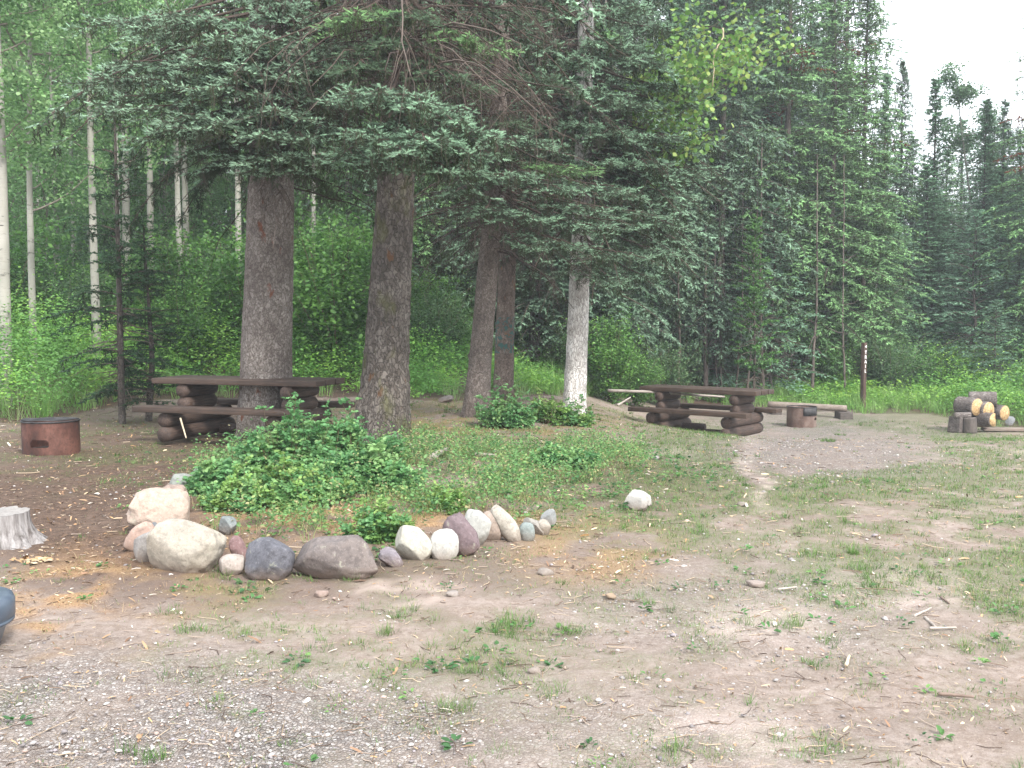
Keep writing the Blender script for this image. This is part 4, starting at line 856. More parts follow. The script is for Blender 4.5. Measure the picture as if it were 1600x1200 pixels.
# ------------------------------------------------------------------ the five big trunks in the clearing
def big_tree(basepx, toppx, rpx, bark, label, H, crown0, Rmax, explicit, pal_, seed, depthoff=.3, flare=.3, knots=10, twz=(3, 7), ntw=110, bumpy=.05, hi=True, name='spruce_tree', cat='spruce', twL=(.5, 1.8), autodens=.22, autoz=None, moss=None, taper=(1.06, .98, .86, .7)):
    p = G(*basepx); Yb = p[1] + depthoff; p = np.array([p[0] * Yb / p[1], Yb, 0]); p[2] = zg(p[0], p[1]); s = F / p[1]
    t = empty(name, p); tag(t, label, cat, 'big conifers standing in the clearing'); KEEP.append((p[0], p[1], rpx / s * .9))
    q = at(toppx[0], toppx[1], p[1]); lean = (q - p)[0] / (q - p)[2]; r = rpx / s
    path = [[0, 0, -.12], [lean * 2, 0, 2], [lean * 4, 0, 4], [lean * 5, .0, 7], [lean * 5.5, 0, H]]
    radf = lambda h: np.maximum(r * np.interp(h, [0, 1.2, 3.5, 7, H], [*taper, .05]), .02)
    trunk_mesh('trunk', path, radf, bark, t, seed=seed, flare=flare, knots=knots, bumpy=bumpy, K=220)
    pa = np.array(path); path_at = lambda z: np.stack([np.interp(z, pa[:, 2], pa[:, 0]), 0 * z, z], -1)
    acc, aw = Acc(), Acc()
    for e in explicit:                            # (tip px, tip py, towards camera m, attach height, W)
        px_, py_, tow, za, W = e[:5]; tipn = at(px_, py_, p[1] - tow) - p; a0 = path_at(np.array([min(za, tipn[2] + .75) if 'h' not in (e[5] if len(e) > 5 else {}) else za]))[0]
        kw = e[5] if len(e) > 5 else {}
        pl_ = kw.get('pal', pal_)
        fan(a0, tipn, kw.get('h', -.05 * np.linalg.norm(tipn - a0)), W, pl_, acc, aw, m=kw.get('m', 11), hang=kw.get('hang', .2), t0=kw.get('start', .42))
    z = crown0
    while z < H - .3:
        f = (z - crown0) / (H - crown0); Lm = Rmax * min(1, (1 - f) * 1.25) ** .8 + .15; near = z < 5.6
        for k in range(6 if near else 5):
            a = rng.uniform(0, 2 * math.pi); L = Lm * rng.uniform(.7, 1.05)
            a0 = path_at(np.array([z + rng.uniform(-.1, .1)]))[0]; B = a0 + [math.cos(a) * L, math.sin(a) * L, L * (-.38 + .5 * f) + rng.normal(0, .1)]
            ok = True
            if autoz: ok = autoz(a, z)
            if not ok: continue
            if near and hi: fan(a0, B, .12 * L, .40, pal_, acc, aw, m=7, shp=SH_MID, L0=.11, dsec=.075, dsh=.06, t0=.25, hang=.3)
            else: bough(a0, B, .10 * L, .55 * min(1, L / 1.6), .12, .10, .17, pal_, acc, aw, SH_FAR, r0=.02, start=.1, hang=.2)
        z += autodens if near else .42
    acc.build('crown', M_NEEDLE, t); aw.build('limbs', M_TWIG, t)
    if ntw: dead_twigs(path_at, twz[0], twz[1], ntw, twL, t)
    return t
TP = (1.12, .86, .68, .56)
BK = lambda a, z: math.sin(a) > -.25       # away from the camera only
T1 = [(152, 122, 1.2, 5.6, .42), (205, 95, 1.5, 5.8, .42), (232, 165, 1.7, 5.2, .45), (285, 178, 1.9, 5.2, .42), (335, 190, 2.1, 5.1, .42), (300, 235, 1.3, 4.9, .34), (222, 30, 1.6, 6.4, .5), (300, 22, 2.0, 6.5, .5),
      (415, 55, 2.2, 6.6, .5), (385, 110, 2.2, 5.9, .48), (430, 165, 2.3, 5.4, .44), (490, 245, 1.9, 4.9, .40), (530, 212, 1.5, 4.9, .36), (495, 150, 1.7, 5.4, .42), (500, 100, 1.4, 6.0, .45), (360, 60, 1.9, 6.5, .5), (450, 20, 1.6, 6.8, .5),
      (455, 262, 1.5, 4.6, .34), (400, 262, 1.7, 4.6, .34), (430, 240, 2.0, 4.6, .36), (350, 130, 2.3, 5.6, .45), (170, 30, .9, 6.6, .5), (320, 262, .8, 4.6, .25, {'hang': .6}), (270, 120, 1.6, 5.6, .42), (410, 205, 2.3, 5.1, .38), (470, 205, 2.0, 5.2, .38), (440, 100, 1.9, 6, .45), (400, 75, 1.7, 6, .45), (465, 60, 1.6, 6, .45), (485, 15, 1.5, 7, .45), (425, -5, 1.6, 7, .45), (320, 90, 2.1, 6, .45), (250, 205, 1.5, 5, .4), (380, 250, 1.6, 5, .3), (500, 195, 1.5, 5, .36), (190, 150, 1.3, 5, .4),
      (210, 342, -.4, 4.3, .26, {'pal': DARKG, 'h': .35, 'hang': .8, 'start': .15}), (290, 330, -.7, 4.2, .22, {'pal': DARKG, 'h': .2, 'hang': .8, 'start': .1}), (520, 300, -.8, 4.2, .25, {'pal': GREEN, 'hang': .8})]
big_tree((412, 690), (425, 262), 40, BARK1, 'spruce with thick grey brown trunk in front of the near picnic table', 17, 4.5, 2.6, T1, BLUE, 3, knots=26, twz=(3.3, 7), ntw=150, autoz=BK)
T2 = [(560, 145, 1.9, 5.6, .42), (600, 140, 2.1, 5.6, .42), (655, 150, 2.1, 5.5, .44), (700, 178, 2.0, 5.2, .42), (742, 205, 1.8, 5.0, .40), (735, 262, 1.5, 4.7, .34), (690, 255, 1.9, 4.7, .36), (625, 225, 2.2, 4.9, .40), (575, 200, 2.0, 5.0, .38),
      (620, 258, 1.7, 4.6, .30), (540, 235, 1.2, 4.8, .32), (660, 205, 2.2, 5.1, .42), (545, 20, 1.2, 6.8, .4, {'pal': GREEN}), (750, 60, .9, 6.6, .35, {'pal': GREEN}), (590, 245, 1.8, 4.8, .3), (600, 60, 1.2, 7, .4, {'pal': OLDG}), (560, 95, 1.3, 6, .4, {'pal': OLDG}), (640, 20, 1.2, 7, .4, {'pal': OLDG}), (700, 110, 1.2, 6, .36, {'pal': OLDG}), (715, 230, 2.0, 5, .4), (680, 215, 2.2, 5, .4)]
big_tree((595, 697), (620, 265), 40, BARK2, 'spruce with dark brown trunk between the near table and the paired trunks', 19, 5.3, 2.3, T2, BLUE2, 5, flare=.5, knots=12, twz=(4.2, 7.4), ntw=260, bumpy=.08, autoz=BK, twL=(.6, 2.2), taper=TP)
T3 = [(715, 295, 1.6, 4.6, .36), (760, 325, 1.9, 4.5, .38), (830, 335, 2.1, 4.4, .42), (885, 375, 2.2, 4.2, .38), (925, 350, 2.0, 4.3, .40), (870, 290, 2.0, 4.7, .42), (925, 320, 1.9, 4.5, .42), (975, 345, 1.7, 4.4, .40), (1005, 330, 1.3, 4.5, .36),
      (830, 385, 2.2, 4.0, .26), (800, 270, 1.9, 4.9, .40), (730, 265, 1.5, 4.9, .34), (960, 290, 1.6, 4.8, .40), (990, 395, 1.5, 4.2, .34), (900, 260, 1.8, 5.0, .4, {'pal': GREEN}), (765, 60, 1.1, 8, .4, {'pal': OLDG}), (755, 130, 1.2, 7, .4, {'pal': OLDG}), (800, 190, 1.4, 6, .42, {'pal': OLDG}), (800, 15, 1.1, 8, .4, {'pal': OLDG}), (845, 120, 1.3, 7, .42, {'pal': OLDG}), (840, 220, 1.5, 6, .42), (780, 240, 1.4, 6, .38, {'pal': OLDG})]
big_tree((742, 655), (768, 350), 18.5, BARK3, 'slim grey scaly spruce trunk, front one of the pair in the middle', 16, 5.4, 1.9, T3, BLUE2, 7, knots=20, twz=(2.6, 8), ntw=190, autoz=BK, twL=(.4, 1.9), taper=(1.08, .92, .8, .6))
big_tree((785, 628), (795, 340), 15, BARK4, 'brown spruce trunk with a faint teal paint blaze, rear one of the pair', 17, 5.0, 2.0, [], GREEN, 8, knots=10, twz=(3, 8.5), ntw=200, autoz=BK, twL=(.5, 2.0))
T5 = [(905, 420, 1.2, 3.9, .42), (950, 432, 1.4, 3.9, .46), (995, 425, 1.2, 4.0, .42), (1030, 390, 1.5, 4.2, .46), (1042, 345, 1.6, 4.4, .46), (1085, 262, 1.6, 5.2, .50), (1095, 215, 1.2, 5.8, .5), (1060, 300, 1.7, 4.8, .5), (1020, 250, 2.0, 5.2, .5), (960, 200, 2.2, 5.6, .5),
      (1000, 160, 2.1, 6.2, .5), (930, 140, 2.2, 6.4, .5), (900, 90, 2.0, 7.0, .5), (960, 60, 2.1, 7.4, .55), (1010, 90, 1.9, 7.0, .5), (1050, 130, 1.6, 6.6, .5), (980, 10, 1.9, 8, .55), (1050, 40, 1.6, 7.8, .55), (1080, 160, 1.2, 6.4, .45), (905, 190, 2.1, 5.8, .45), (870, 120, 1.8, 6.6, .45), (945, 250, 2.2, 5.2, .5), (985, 300, 2.1, 4.8, .48), (930, 400, 1.9, 4.1, .4), (1035, 210, 1.8, 5.6, .5)]
T5 = [(a, b_, c_, d_, e_ * .95) for a, b_, c_, d_, e_ in T5]
big_tree((897, 645), (905, 450), 17, BARK5, 'pale whitish furrowed trunk of the spruce left of the far picnic table', 18, 3.4, 2.3, T5, BLUE2, 9, depthoff=.2, flare=.10, knots=4, twz=(3.6, 8), ntw=90, bumpy=.09)

# ------------------------------------------------------------------ forest conifers: a few grown forms, then copies
def conifer_proto(H, R0_, c0, pal_, seed, dsec=.12, dsh=.115, L0=.19, whorl=.30, nb=7, droop=-.30, r0=.13, red=0, hang=.2, name='spruce_tree', slim=.8, W=.5, bark=None, gaps=0):
    t = empty(name, (0, 0, 0)); acc, aw = Acc(), Acc()
    path = [[0, 0, -.3], [rng.normal(0, .06), 0, H * .3], [rng.normal(0, .1), 0, H * .7], [0, 0, H]]
    trunk_mesh('trunk', path, lambda h: np.maximum(r0 * (1 - h / H) ** .8, .012), bark or BARKF, t, segs=14, K=40, seed=seed, flare=.25, bumpy=.04)
    z = c0
    while z < H - .1:
        f = (z - c0) / (H - c0); Lm = R0_ * (1 - f) ** slim * min(1, .55 + f * 4) + .07
        if not (gaps and rng.uniform() < gaps):
            for k in range(nb):
                a = rng.uniform(0, 2 * math.pi); L = Lm * rng.uniform(.55, 1.12); x0 = np.interp(z, [p[2] for p in path], [p[0] for p in path])
                A = np.array([x0, 0, z + rng.uniform(-.12, .12)]); B = A + [math.cos(a) * L, math.sin(a) * L, L * (droop + (.55 - droop) * f ** 1.6) + rng.normal(0, .05)]
                pl_ = pal_
                if red and f > .42 and rng.uniform() < red * 2.2: pl_ = (np.array([.16, .05, .022]), np.array([.24, .08, .035]))
                bough(A, B, .10 * L, W * min(1, .12 + L / 1.5), dsec, dsh, L0 * (1 - .45 * f), pl_, acc, aw if k % 2 else None, SH_FAR, r0=.012 + .006 * L, hang=hang, start=.08)
        z += whorl * rng.uniform(.8, 1.2) * (1 - .35 * f)
    acc.build('crown', M_NEEDLE, t); 
    n = 60; K = 5; zz = rng.uniform(min(.6, c0 * .3), c0 + 1.5, n); a = rng.uniform(0, 2 * math.pi, n); L = rng.uniform(.3, 1.3, n) * R0_ * .5; u = np.linspace(0, 1, K)[None]
    P = np.stack([np.cos(a)[:, None] * L[:, None] * u, np.sin(a)[:, None] * L[:, None] * u, zz[:, None] - .25 * L[:, None] * u ** 2], -1); P += np.cumsum(rng.normal(0, .02, P.shape), 1) * (u[..., None] > 0)
    V, Fs = tubes(P, np.linspace(.012, .004, K)[None] * np.ones((n, 1)), 3); aw.add(V, Fs, (.15, .12, .10)); aw.build('limbs', M_TWIG, t); return t
def snag_proto():
    t = empty('dead_tree', (0, 0, 0)); trunk_mesh('trunk', [[0, 0, -.2], [.1, 0, 2], [.5, 0, 4.2]], lambda h: np.maximum(.06 * (1 - h / 4.4), .01), SNAG, t, segs=12, K=40, seed=1, flare=.1)
    return t
PROTOS = {}
PROTOS['tall'] = conifer_proto(17, 3.0, 1.5, GREEN, 11, r0=.16)
PROTOS['tall2'] = conifer_proto(15, 2.6, 1.0, MIDG, 12, r0=.14, droop=-.22)
PROTOS['blue'] = conifer_proto(16, 2.9, 1.6, (BLUE2[0] * 1.3, BLUE2[1] * .74), 13, r0=.15, droop=-.35, hang=.25)
PROTOS['red'] = conifer_proto(16, 2.7, 1.8, GREEN, 14, r0=.15, red=.025, gaps=.05)
PROTOS['slim'] = conifer_proto(14, 1.6, .9, MIDG, 15, r0=.11, W=.38, nb=7, gaps=.08, droop=-.15)
PROTOS['small'] = conifer_proto(5.2, 1.9, .25, (MIDG[0] * 1.0, np.array([.30, .50, .34])), 16, r0=.06, whorl=.24, dsec=.11, dsh=.11, L0=.14, droop=-.05, hang=0, name='young_spruce')
PROTOS['lime'] = conifer_proto(5.0, 1.0, .9, LIME, 17, r0=.05, whorl=.3, dsec=.13, L0=.20, droop=.35, hang=0, name='young_pine', W=.22)
PROTOS['dark'] = conifer_proto(7.0, 1.35, .7, DARKG, 18, r0=.07, whorl=.27, dsec=.055, dsh=.05, L0=.11, droop=-.1, hang=.1, name='young_fir', W=.34, nb=5, gaps=.18)
for k_ in list(PROTOS):
    PROTOS[k_]['used'] = 0
def put(kind, x, y, sc=1, hs=1, rz=None, label=None, cat=None, group=None, dz=0):
    pr = PROTOS[kind]
    if pr['used'] == 0: o = pr
    else: o = copy_tree(pr)
    pr['used'] = pr['used'] + 1 
    o.location = (x, y, float(zg(x, y)) + dz); o.scale = (sc, sc, sc * hs); o.rotation_euler = (0, 0, rng.uniform(0, 6.28) if rz is None else rz)
    tag(o, label, cat, group); KEEP.append((x, y, .12)); return o
def putpx(kind, px_, Y_, toppy=None, **kw):
    x = (px_ - 800) / F * Y_ ; H0 = {'tall': 17, 'tall2': 15, 'blue': 16, 'red': 16, 'slim': 14, 'small': 5.2, 'lime': 5, 'dark': 7, 'aspen': 15, 'aspen2': 14, 'birch': 14, 'shrub': 2.6, 'sapling': 7, 'shrub2': 2.2}[kind]
    if toppy is not None:
        h = at(px_, toppy, Y_)[2] - float(zg(x, Y_)); kw['hs'] = h / H0 / kw.get('sc', 1)
    return put(kind, x, Y_, **kw)

# broad-leaved trees
def leafy(name, H, c0, Rc, ncl, leaf, cols, r0, bark, nper=26, cl=.35, bend=.3, seed=0, limbs=34, top_r=.35):
    t = empty(name, (0, 0, 0)); path = [[0, 0, -.3], [rng.normal(0, bend), rng.normal(0, bend * .3), H * .35], [rng.normal(0, bend), 0, H * .7], [rng.normal(0, bend * 1.3), 0, H]]
    pa = np.array(path); trunk_mesh('trunk', path, lambda h: np.maximum(r0 * (1 - h / H * .85), .01), bark, t, segs=16, K=60, seed=seed, flare=.12, bumpy=.02)
    n = limbs; z = rng.uniform(c0, H * .97, n); a = rng.uniform(0, 2 * math.pi, n); f = (z - c0) / (H - c0); L = Rc * (np.sin(np.clip(.15 + f, 0, 1) * math.pi) * .7 + top_r) * rng.uniform(.5, 1.1, n); K = 7; u = np.linspace(0, 1, K)[None]
    A = np.stack([np.interp(z, pa[:, 2], pa[:, k]) for k in range(3)], -1); A[:, 2] = z; P = np.zeros((n, K, 3)); P[:, :, 0] = A[:, 0:1] + np.cos(a)[:, None] * L[:, None] * u; P[:, :, 1] = A[:, 1:2] + np.sin(a)[:, None] * L[:, None] * u; P[:, :, 2] = z[:, None] + L[:, None] * rng.uniform(.3, .9, n)[:, None] * u ** 1.3
    P += np.cumsum(rng.normal(0, .05, P.shape), 1) * (u[..., None] > 0) * .8
    aw = Acc(); V, Fs = tubes(P, (.008 + .012 * L)[:, None] * np.linspace(1, .25, K)[None], 4); aw.add(V, Fs, (.22, .19, .16)); aw.build('limbs', M_TWIG, t)
    i = rng.integers(0, n, ncl); k = rng.uniform(.3, 1, ncl); kk = np.minimum((k * (K - 1)).astype(int), K - 2); fr_ = (k * (K - 1) - kk)[:, None]; c = P[i, kk] * (1 - fr_) + P[i, kk + 1] * fr_ + rng.normal(0, cl * .5, (ncl, 3))
    cc = pal(ncl, cols) * rng.uniform(.75, 1.25, (ncl, 1)); idx = np.repeat(np.arange(ncl), nper); pos = c[idx] + rng.normal(0, cl * .45, (len(idx), 3)) * [1, 1, .7]
    d = nrm(rng.normal(0, 1, (len(idx), 3)) + [0, 0, -.35]); V, Fc = scatter(LEAFV * [1, 1.5, 1], LEAFF, pos, frames(d, roll=rng.uniform(-1, 1, len(idx))), leaf * rng.uniform(.6, 1.2, len(idx)))
    acc = Acc(); acc.add(V, Fc, np.repeat(cc[idx] * rng.uniform(.8, 1.2, (len(idx), 1)), len(LEAFV), 0)); acc.build('crown', M_LEAF, t); t['used'] = 0; return t
AC = [(.17, .32, .12), (.22, .38, .15), (.13, .26, .09), (.27, .42, .19)]
PROTOS['aspen'] = leafy('aspen_tree', 15, 5.5, 1.9, 420, .085, AC, .13, ASPEN, seed=21)
PROTOS['aspen2'] = leafy('aspen_tree', 14, 3.5, 2.1, 480, .085, AC, .09, ASPEN, seed=22, bend=.22)
PROTOS['birch'] = leafy('birch_tree', 14, 2.5, 2.2, 560, .09, [(.10, .19, .09), (.15, .26, .13), (.20, .31, .17)], .08, ASPEN, seed=23, bend=.4)
def shrub_proto(name, H, Rr, ncl, cols, leaf, nstem, seed, nper=22, cl=.22):
    t = empty(name, (0, 0, 0)); n = nstem; K = 6; a = rng.uniform(0, 2 * math.pi, n); L = Rr * rng.uniform(.2, 1, n); hh = H * rng.uniform(.55, 1, n); u = np.linspace(0, 1, K)[None]
    P = np.stack([np.cos(a)[:, None] * L[:, None] * u ** 1.3, np.sin(a)[:, None] * L[:, None] * u ** 1.3, hh[:, None] * u], -1) + np.cumsum(rng.normal(0, .02, (n, K, 3)), 1) * H * .4
    aw = Acc(); V, Fs = tubes(P, np.linspace(.012, .003, K)[None] * np.ones((n, 1)), 4); aw.add(V, Fs, (.17, .13, .09)); aw.build('stems', M_TWIG, t)
    i = rng.integers(0, n, ncl); k = rng.uniform(.12, 1, ncl) ** .8; kk = np.minimum((k * (K - 1)).astype(int), K - 2); f = (k * (K - 1) - kk)[:, None]; c = P[i, kk] * (1 - f) + P[i, kk + 1] * f + rng.normal(0, cl * .6, (ncl, 3))
    c[:, 2] = np.maximum(c[:, 2], .05)
    cc = pal(ncl, cols) * rng.uniform(.75, 1.25, (ncl, 1)); idx = np.repeat(np.arange(ncl), nper); pos = c[idx] + rng.normal(0, cl * .5, (len(idx), 3))
    pos[:, 2] = np.maximum(pos[:, 2], .01)
    d = nrm(rng.normal(0, 1, (len(idx), 3)) * [1, 1, .5] + [0, 0, .05]); V, Fc = scatter(LEAFV * [1, 1.25, 1], LEAFF, pos, frames(d, roll=rng.normal(0, .5, len(idx))), leaf * rng.uniform(.6, 1.2, len(idx)))
    acc = Acc(); acc.add(V, Fc, np.repeat(cc[idx] * rng.uniform(.8, 1.2, (len(idx), 1)), len(LEAFV), 0)); acc.build('leaves', M_LEAF, t); t['used'] = 0; return t
SC = [(.09, .21, .05), (.13, .27, .065), (.16, .32, .075), (.075, .17, .05)]
PROTOS['sapling'] = leafy('aspen_sapling', 7, .8, 1.7, 420, .08, AC[:3], .045, ASPEN, seed=24, bend=.3, limbs=46)
PROTOS['shrub'] = shrub_proto('shrub', 2.6, 1.3, 420, SC, .085, 26, 31, cl=.26)
PROTOS['shrub2'] = shrub_proto('shrub', 2.2, 1.5, 380, [(.075, .15, .06), (.11, .20, .085), (.15, .25, .11)], .07, 30, 32, cl=.25)

# ------------------------------------------------------------------ planting the forest
g1 = 'spruces forming the forest wall behind the clearing'
putpx('tall', 1292, 32.0, -60, sc=.92, rz=.4, label='tall bright green spruce rising out of frame behind the far fire ring', cat='spruce')
putpx('red', 1225, 32.0, -260, sc=1.05, rz=1, label='dark tall spruce with rusty red dead needle patches, just left of the tallest green spruce', cat='spruce')
putpx('red', 1345, 33.0, -40, sc=.9, rz=2.2, label='spruce with rusty patches at the left rim of the sky gap', cat='spruce')
putpx('blue', 1125, 31.0, -400, sc=1.0, rz=3, label='broad bluish spruce directly behind the far picnic table', cat='spruce')
putpx('tall2', 1045, 33.5, -420, sc=1.1, rz=4, label='dark spruce filling the gap between the pale trunk and the far table', cat='spruce')
putpx('small', 1205, 30.8, 320, sc=1.15, rz=5, label='young spruce with level boughs above the right end of the far table', cat='young spruce')
putpx('small', 1120, 31.2, 335, sc=.95, rz=1, label='small spruce with a bare dead top above the far picnic table', cat='young spruce')
putpx('lime', 1178, 28.9, 335, sc=.85, rz=1, label='bright lime green young pine among the spruces behind the far table', cat='young pine')
putpx('small', 1075, 32.2, 470, sc=.8, rz=2, label='short spruce just beyond the left end of the far table', cat='young spruce')
putpx('small', 1310, 33.7, 330, sc=1.1, rz=3, label='bushy spruce behind the trail sign', cat='young spruce')
putpx('blue', 1400, 36.0, 95, sc=0.61, hs=1, rz=2, label='pointed spruce whose tip stands first in the sky gap from the left', cat='spruce')
putpx('slim', 1375, 34.0, 110, sc=0.72, rz=2, label='thin ragged spruce at the left border of the sky gap', cat='spruce')
putpx('slim', 1452, 36.5, 118, sc=0.94, rz=3, label='narrow dark spruce with the second tip in the sky gap', cat='spruce')
putpx('birch', 1497, 37.5, 100, sc=1.0, rz=3, label='loose crowned birch showing against the sky between two spruce tips', cat='birch')
putpx('slim', 1530, 35.5, 150, sc=0.86, rz=1, label='slim pale green spruce right of the birch top', cat='spruce')
putpx('tall2', 1558, 38.5, 155, sc=0.72, rz=1, label='spruce with its tip next to the right edge of the sky gap', cat='spruce')
putpx('red', 1625, 32.0, -80, sc=.9, rz=2.6, label='tall spruce cut off by the right edge of the photo', cat='spruce')
putpx('small', 1522, 32.7, 330, sc=1.25, rz=3, label='pale bluish young spruce standing above the woodpile', cat='young spruce')
putpx('tall2', 1440, 35.0, 255, sc=.85, rz=0, label='middle sized dark spruce in front of the sky gap trees', cat='spruce')
putpx('small', 1408, 34.2, 360, sc=1.0, rz=.6, label='young spruce right of the trail sign, behind the shrubs', cat='young spruce')
putpx('birch', 1372, 33.0, 330, sc=.62, rz=.6, label='leafy pale green birch sapling leaning over the shrubs right of the trail sign', cat='birch')
putpx('small', 1555, 30.5, 470, sc=.7, rz=4, label='low soft green young spruce just behind the firewood', cat='young spruce')
putpx('small', 1590, 32.7, 390, sc=1.1, rz=2, label='young spruce at the right edge above the firewood', cat='young spruce')
putpx('tall2', 975, 32.5, -300, sc=1.0, rz=2, label='shaded spruce right behind the pale trunk', cat='spruce')
putpx('dark', 188, 15.6, 60, sc=.85, rz=2.0, label='dark green young fir at the left of the near picnic table', cat='young fir')
putpx('dark', 228, 15.9, 330, sc=.8, rz=4.0, label='thin dark young fir touching the larger fir left of the near table', cat='young fir')
putpx('aspen', 6, 18.6, -420, sc=1.0, rz=1, label='thick white aspen trunk with black scars at the left edge', cat='aspen')
putpx('aspen', 152, 21.5, -380, sc=.78, rz=2, label='pale grey aspen trunk left of the dark young fir', cat='aspen')
putpx('aspen2', 52, 21.0, -380, sc=.9, rz=.0, label='slender slightly leaning aspen second from the left edge', cat='aspen')
putpx('aspen2', 186, 23.5, -350, sc=.75, rz=2, label='thin aspen half hidden behind the dark young fir', cat='aspen')
putpx('aspen', 286, 24.5, -350, sc=.66, rz=3, label='thin white aspen stem right of the dark young fir', cat='aspen')
putpx('aspen2', 489, 27.0, -300, sc=.8, rz=1, label='thin white birch like stem between the two thickest trunks', cat='aspen')
putpx('aspen', 549, 30.0, -300, sc=.75, rz=3, label='pale aspen stem seen just left of the dark leaning trunk', cat='aspen')
GA = 'aspens in the wood on the left'; GS = 'distant spruces closing the forest'
rr = np.random.default_rng(5); used = []
def rnd(n, x0, x1, y0, y1, kinds, sc0, sc1, label, cat, group, sep=22, top=None):
    c = 0; tries = 0
    while c < n and tries < n * 40:
        tries += 1; px_ = rr.uniform(x0, x1); Y_ = rr.uniform(y0, y1)
        x = (px_ - 800) / F * Y_
        if any((x - a) ** 2 + (Y_ - b_) ** 2 < .8 for a, b_ in used): continue
        used.append((x, Y_)); k = kinds[rr.integers(len(kinds))]; tp = None if top is None else rr.uniform(*top)
        if tp is None: put(k, x, Y_, sc=rr.uniform(sc0, sc1), rz=rr.uniform(0, 6.28), label=label, cat=cat, group=group)
        else: putpx(k, px_, Y_, tp, sc=rr.uniform(sc0, sc1), rz=rr.uniform(0, 6.28), label=label, cat=cat, group=group)
        c += 1
rnd(26, -60, 580, 27, 42, ['aspen', 'aspen2', 'aspen'], .75, 1.05, 'one of the many thin pale aspens in the wood at the left', 'aspen', GA)
rnd(22, -100, 640, 25, 44, ['sapling'], .8, 1.3, 'bushy young aspen filling the wood at the left', 'aspen', 'young aspens in the wood at the left')
rnd(26, -120, 640, 46, 62, ['sapling', 'tall2'], 1.2, 1.6, 'dim tree closing the view deep in the wood at the left', 'tree', 'trees closing the view at the left')
rnd(10, 600, 1100, 40, 56, ['sapling', 'small'], 1.3, 1.8, 'dim young tree closing the view behind the middle trunks', 'tree', 'young trees closing the view in the middle')
rnd(16, -100, 620, 40, 60, ['aspen2', 'birch'], .9, 1.2, 'hazy green aspen deep in the wood at the left', 'aspen', 'aspens deep in the wood on the left')
rnd(7, 20, 600, 36, 55, ['tall2', 'slim'], .7, .9, 'dark spruce standing among the aspens at the left', 'spruce', 'spruces among the aspens on the left')
rnd(16, 600, 1080, 27, 38, ['tall2', 'tall', 'blue'], .9, 1.15, 'shaded tall spruce in the dense forest behind the middle trunks', 'spruce', 'shaded spruces behind the middle trunks')
rnd(12, 500, 1100, 38, 55, ['tall2', 'tall'], 1.1, 1.4, 'far spruce closing the view behind the middle trunks', 'spruce', 'far spruces behind the middle trunks')
rnd(13, 1070, 1330, 34, 46, ['tall', 'tall2', 'blue'], .95, 1.2, 'tall spruce in the forest wall behind the far picnic table', 'spruce', 'spruces in the forest wall behind the far table', top=(-300, -60))
rnd(24, 1340, 1800, 38, 56, ['tall', 'tall2', 'blue'], .9, 1.1, 'distant spruce below the sky gap at the right', 'spruce', 'distant spruces below the sky gap', top=(170, 320))
rnd(6, 1650, 1900, 30, 36, ['tall', 'blue'], .9, 1.1, 'tall spruce beyond the right edge of the clearing', 'spruce', 'spruces beyond the right edge')
rnd(26, -80, 620, 21.5, 34, ['shrub', 'shrub2', 'shrub'], .8, 1.35, 'leafy green shrub in the undergrowth of the aspen wood', 'shrub', 'shrubs under the aspens')
rnd(10, 620, 1060, 24, 30, ['shrub', 'shrub2'], .6, .9, 'leafy shrub in the shade behind the middle trunks', 'shrub', 'shrubs behind the middle trunks')
rnd(14, 1060, 1640, 31.5, 34, ['shrub', 'shrub2'], .55, .85, 'leafy shrub at the foot of the forest wall on the right', 'shrub', 'shrubs at the forest foot on the right')
putpx('shrub2', 1395, 31.1, None, sc=.9, label='pale green shrub right of the trail sign', cat='shrub')
putpx('shrub', 1545, 31.1, None, sc=.62, label='yellow green shrub right behind the firewood pile', cat='shrub')

SNAG = wood_mat('snag_grey', (.26, .23, .21), (.46, .42, .39), (16, 16, 2), .9); STEM = wood_mat('stem_brown', (.07, .055, .045), (.20, .16, .14), (14, 14, 3), .9)
def bare(name, pts, r, label, cat='dead tree', twigs=5, mat=None):
    mat = mat or SNAG
    pts = np.array(pts, float); b0 = pts[0].copy(); P = pts - b0; t = empty(name, b0); tag(t, label, cat)
    K = 24; u = np.linspace(0, len(P) - 1, K); Q_ = np.stack([np.interp(u, range(len(P)), P[:, k]) for k in range(3)], -1); Q_[1:] += np.cumsum(rng.normal(0, .008, (K - 1, 3)), 0)
    V, Fs = tubes(Q_[None], np.linspace(r, r * .3, K)[None], 8); mesh_np('trunk', V, Fs, mat, None, t, smooth=True)
    for q in range(twigs):
        i = rng.integers(6, K - 3); d = nrm(rng.normal(0, 1, 3) * [1, .5, .6] + [0, 0, .2]); L = rng.uniform(.3, .8); pp = Q_[i][None, None] + d[None, None] * L * np.linspace(0, 1, 6)[None, :, None] + np.cumsum(rng.normal(0, .03, (1, 6, 3)), 1)
        V, Fs = tubes(pp, np.linspace(r * .35, r * .1, 6)[None], 5); mesh_np('branch', V, Fs, mat, None, t, smooth=True)
    return t
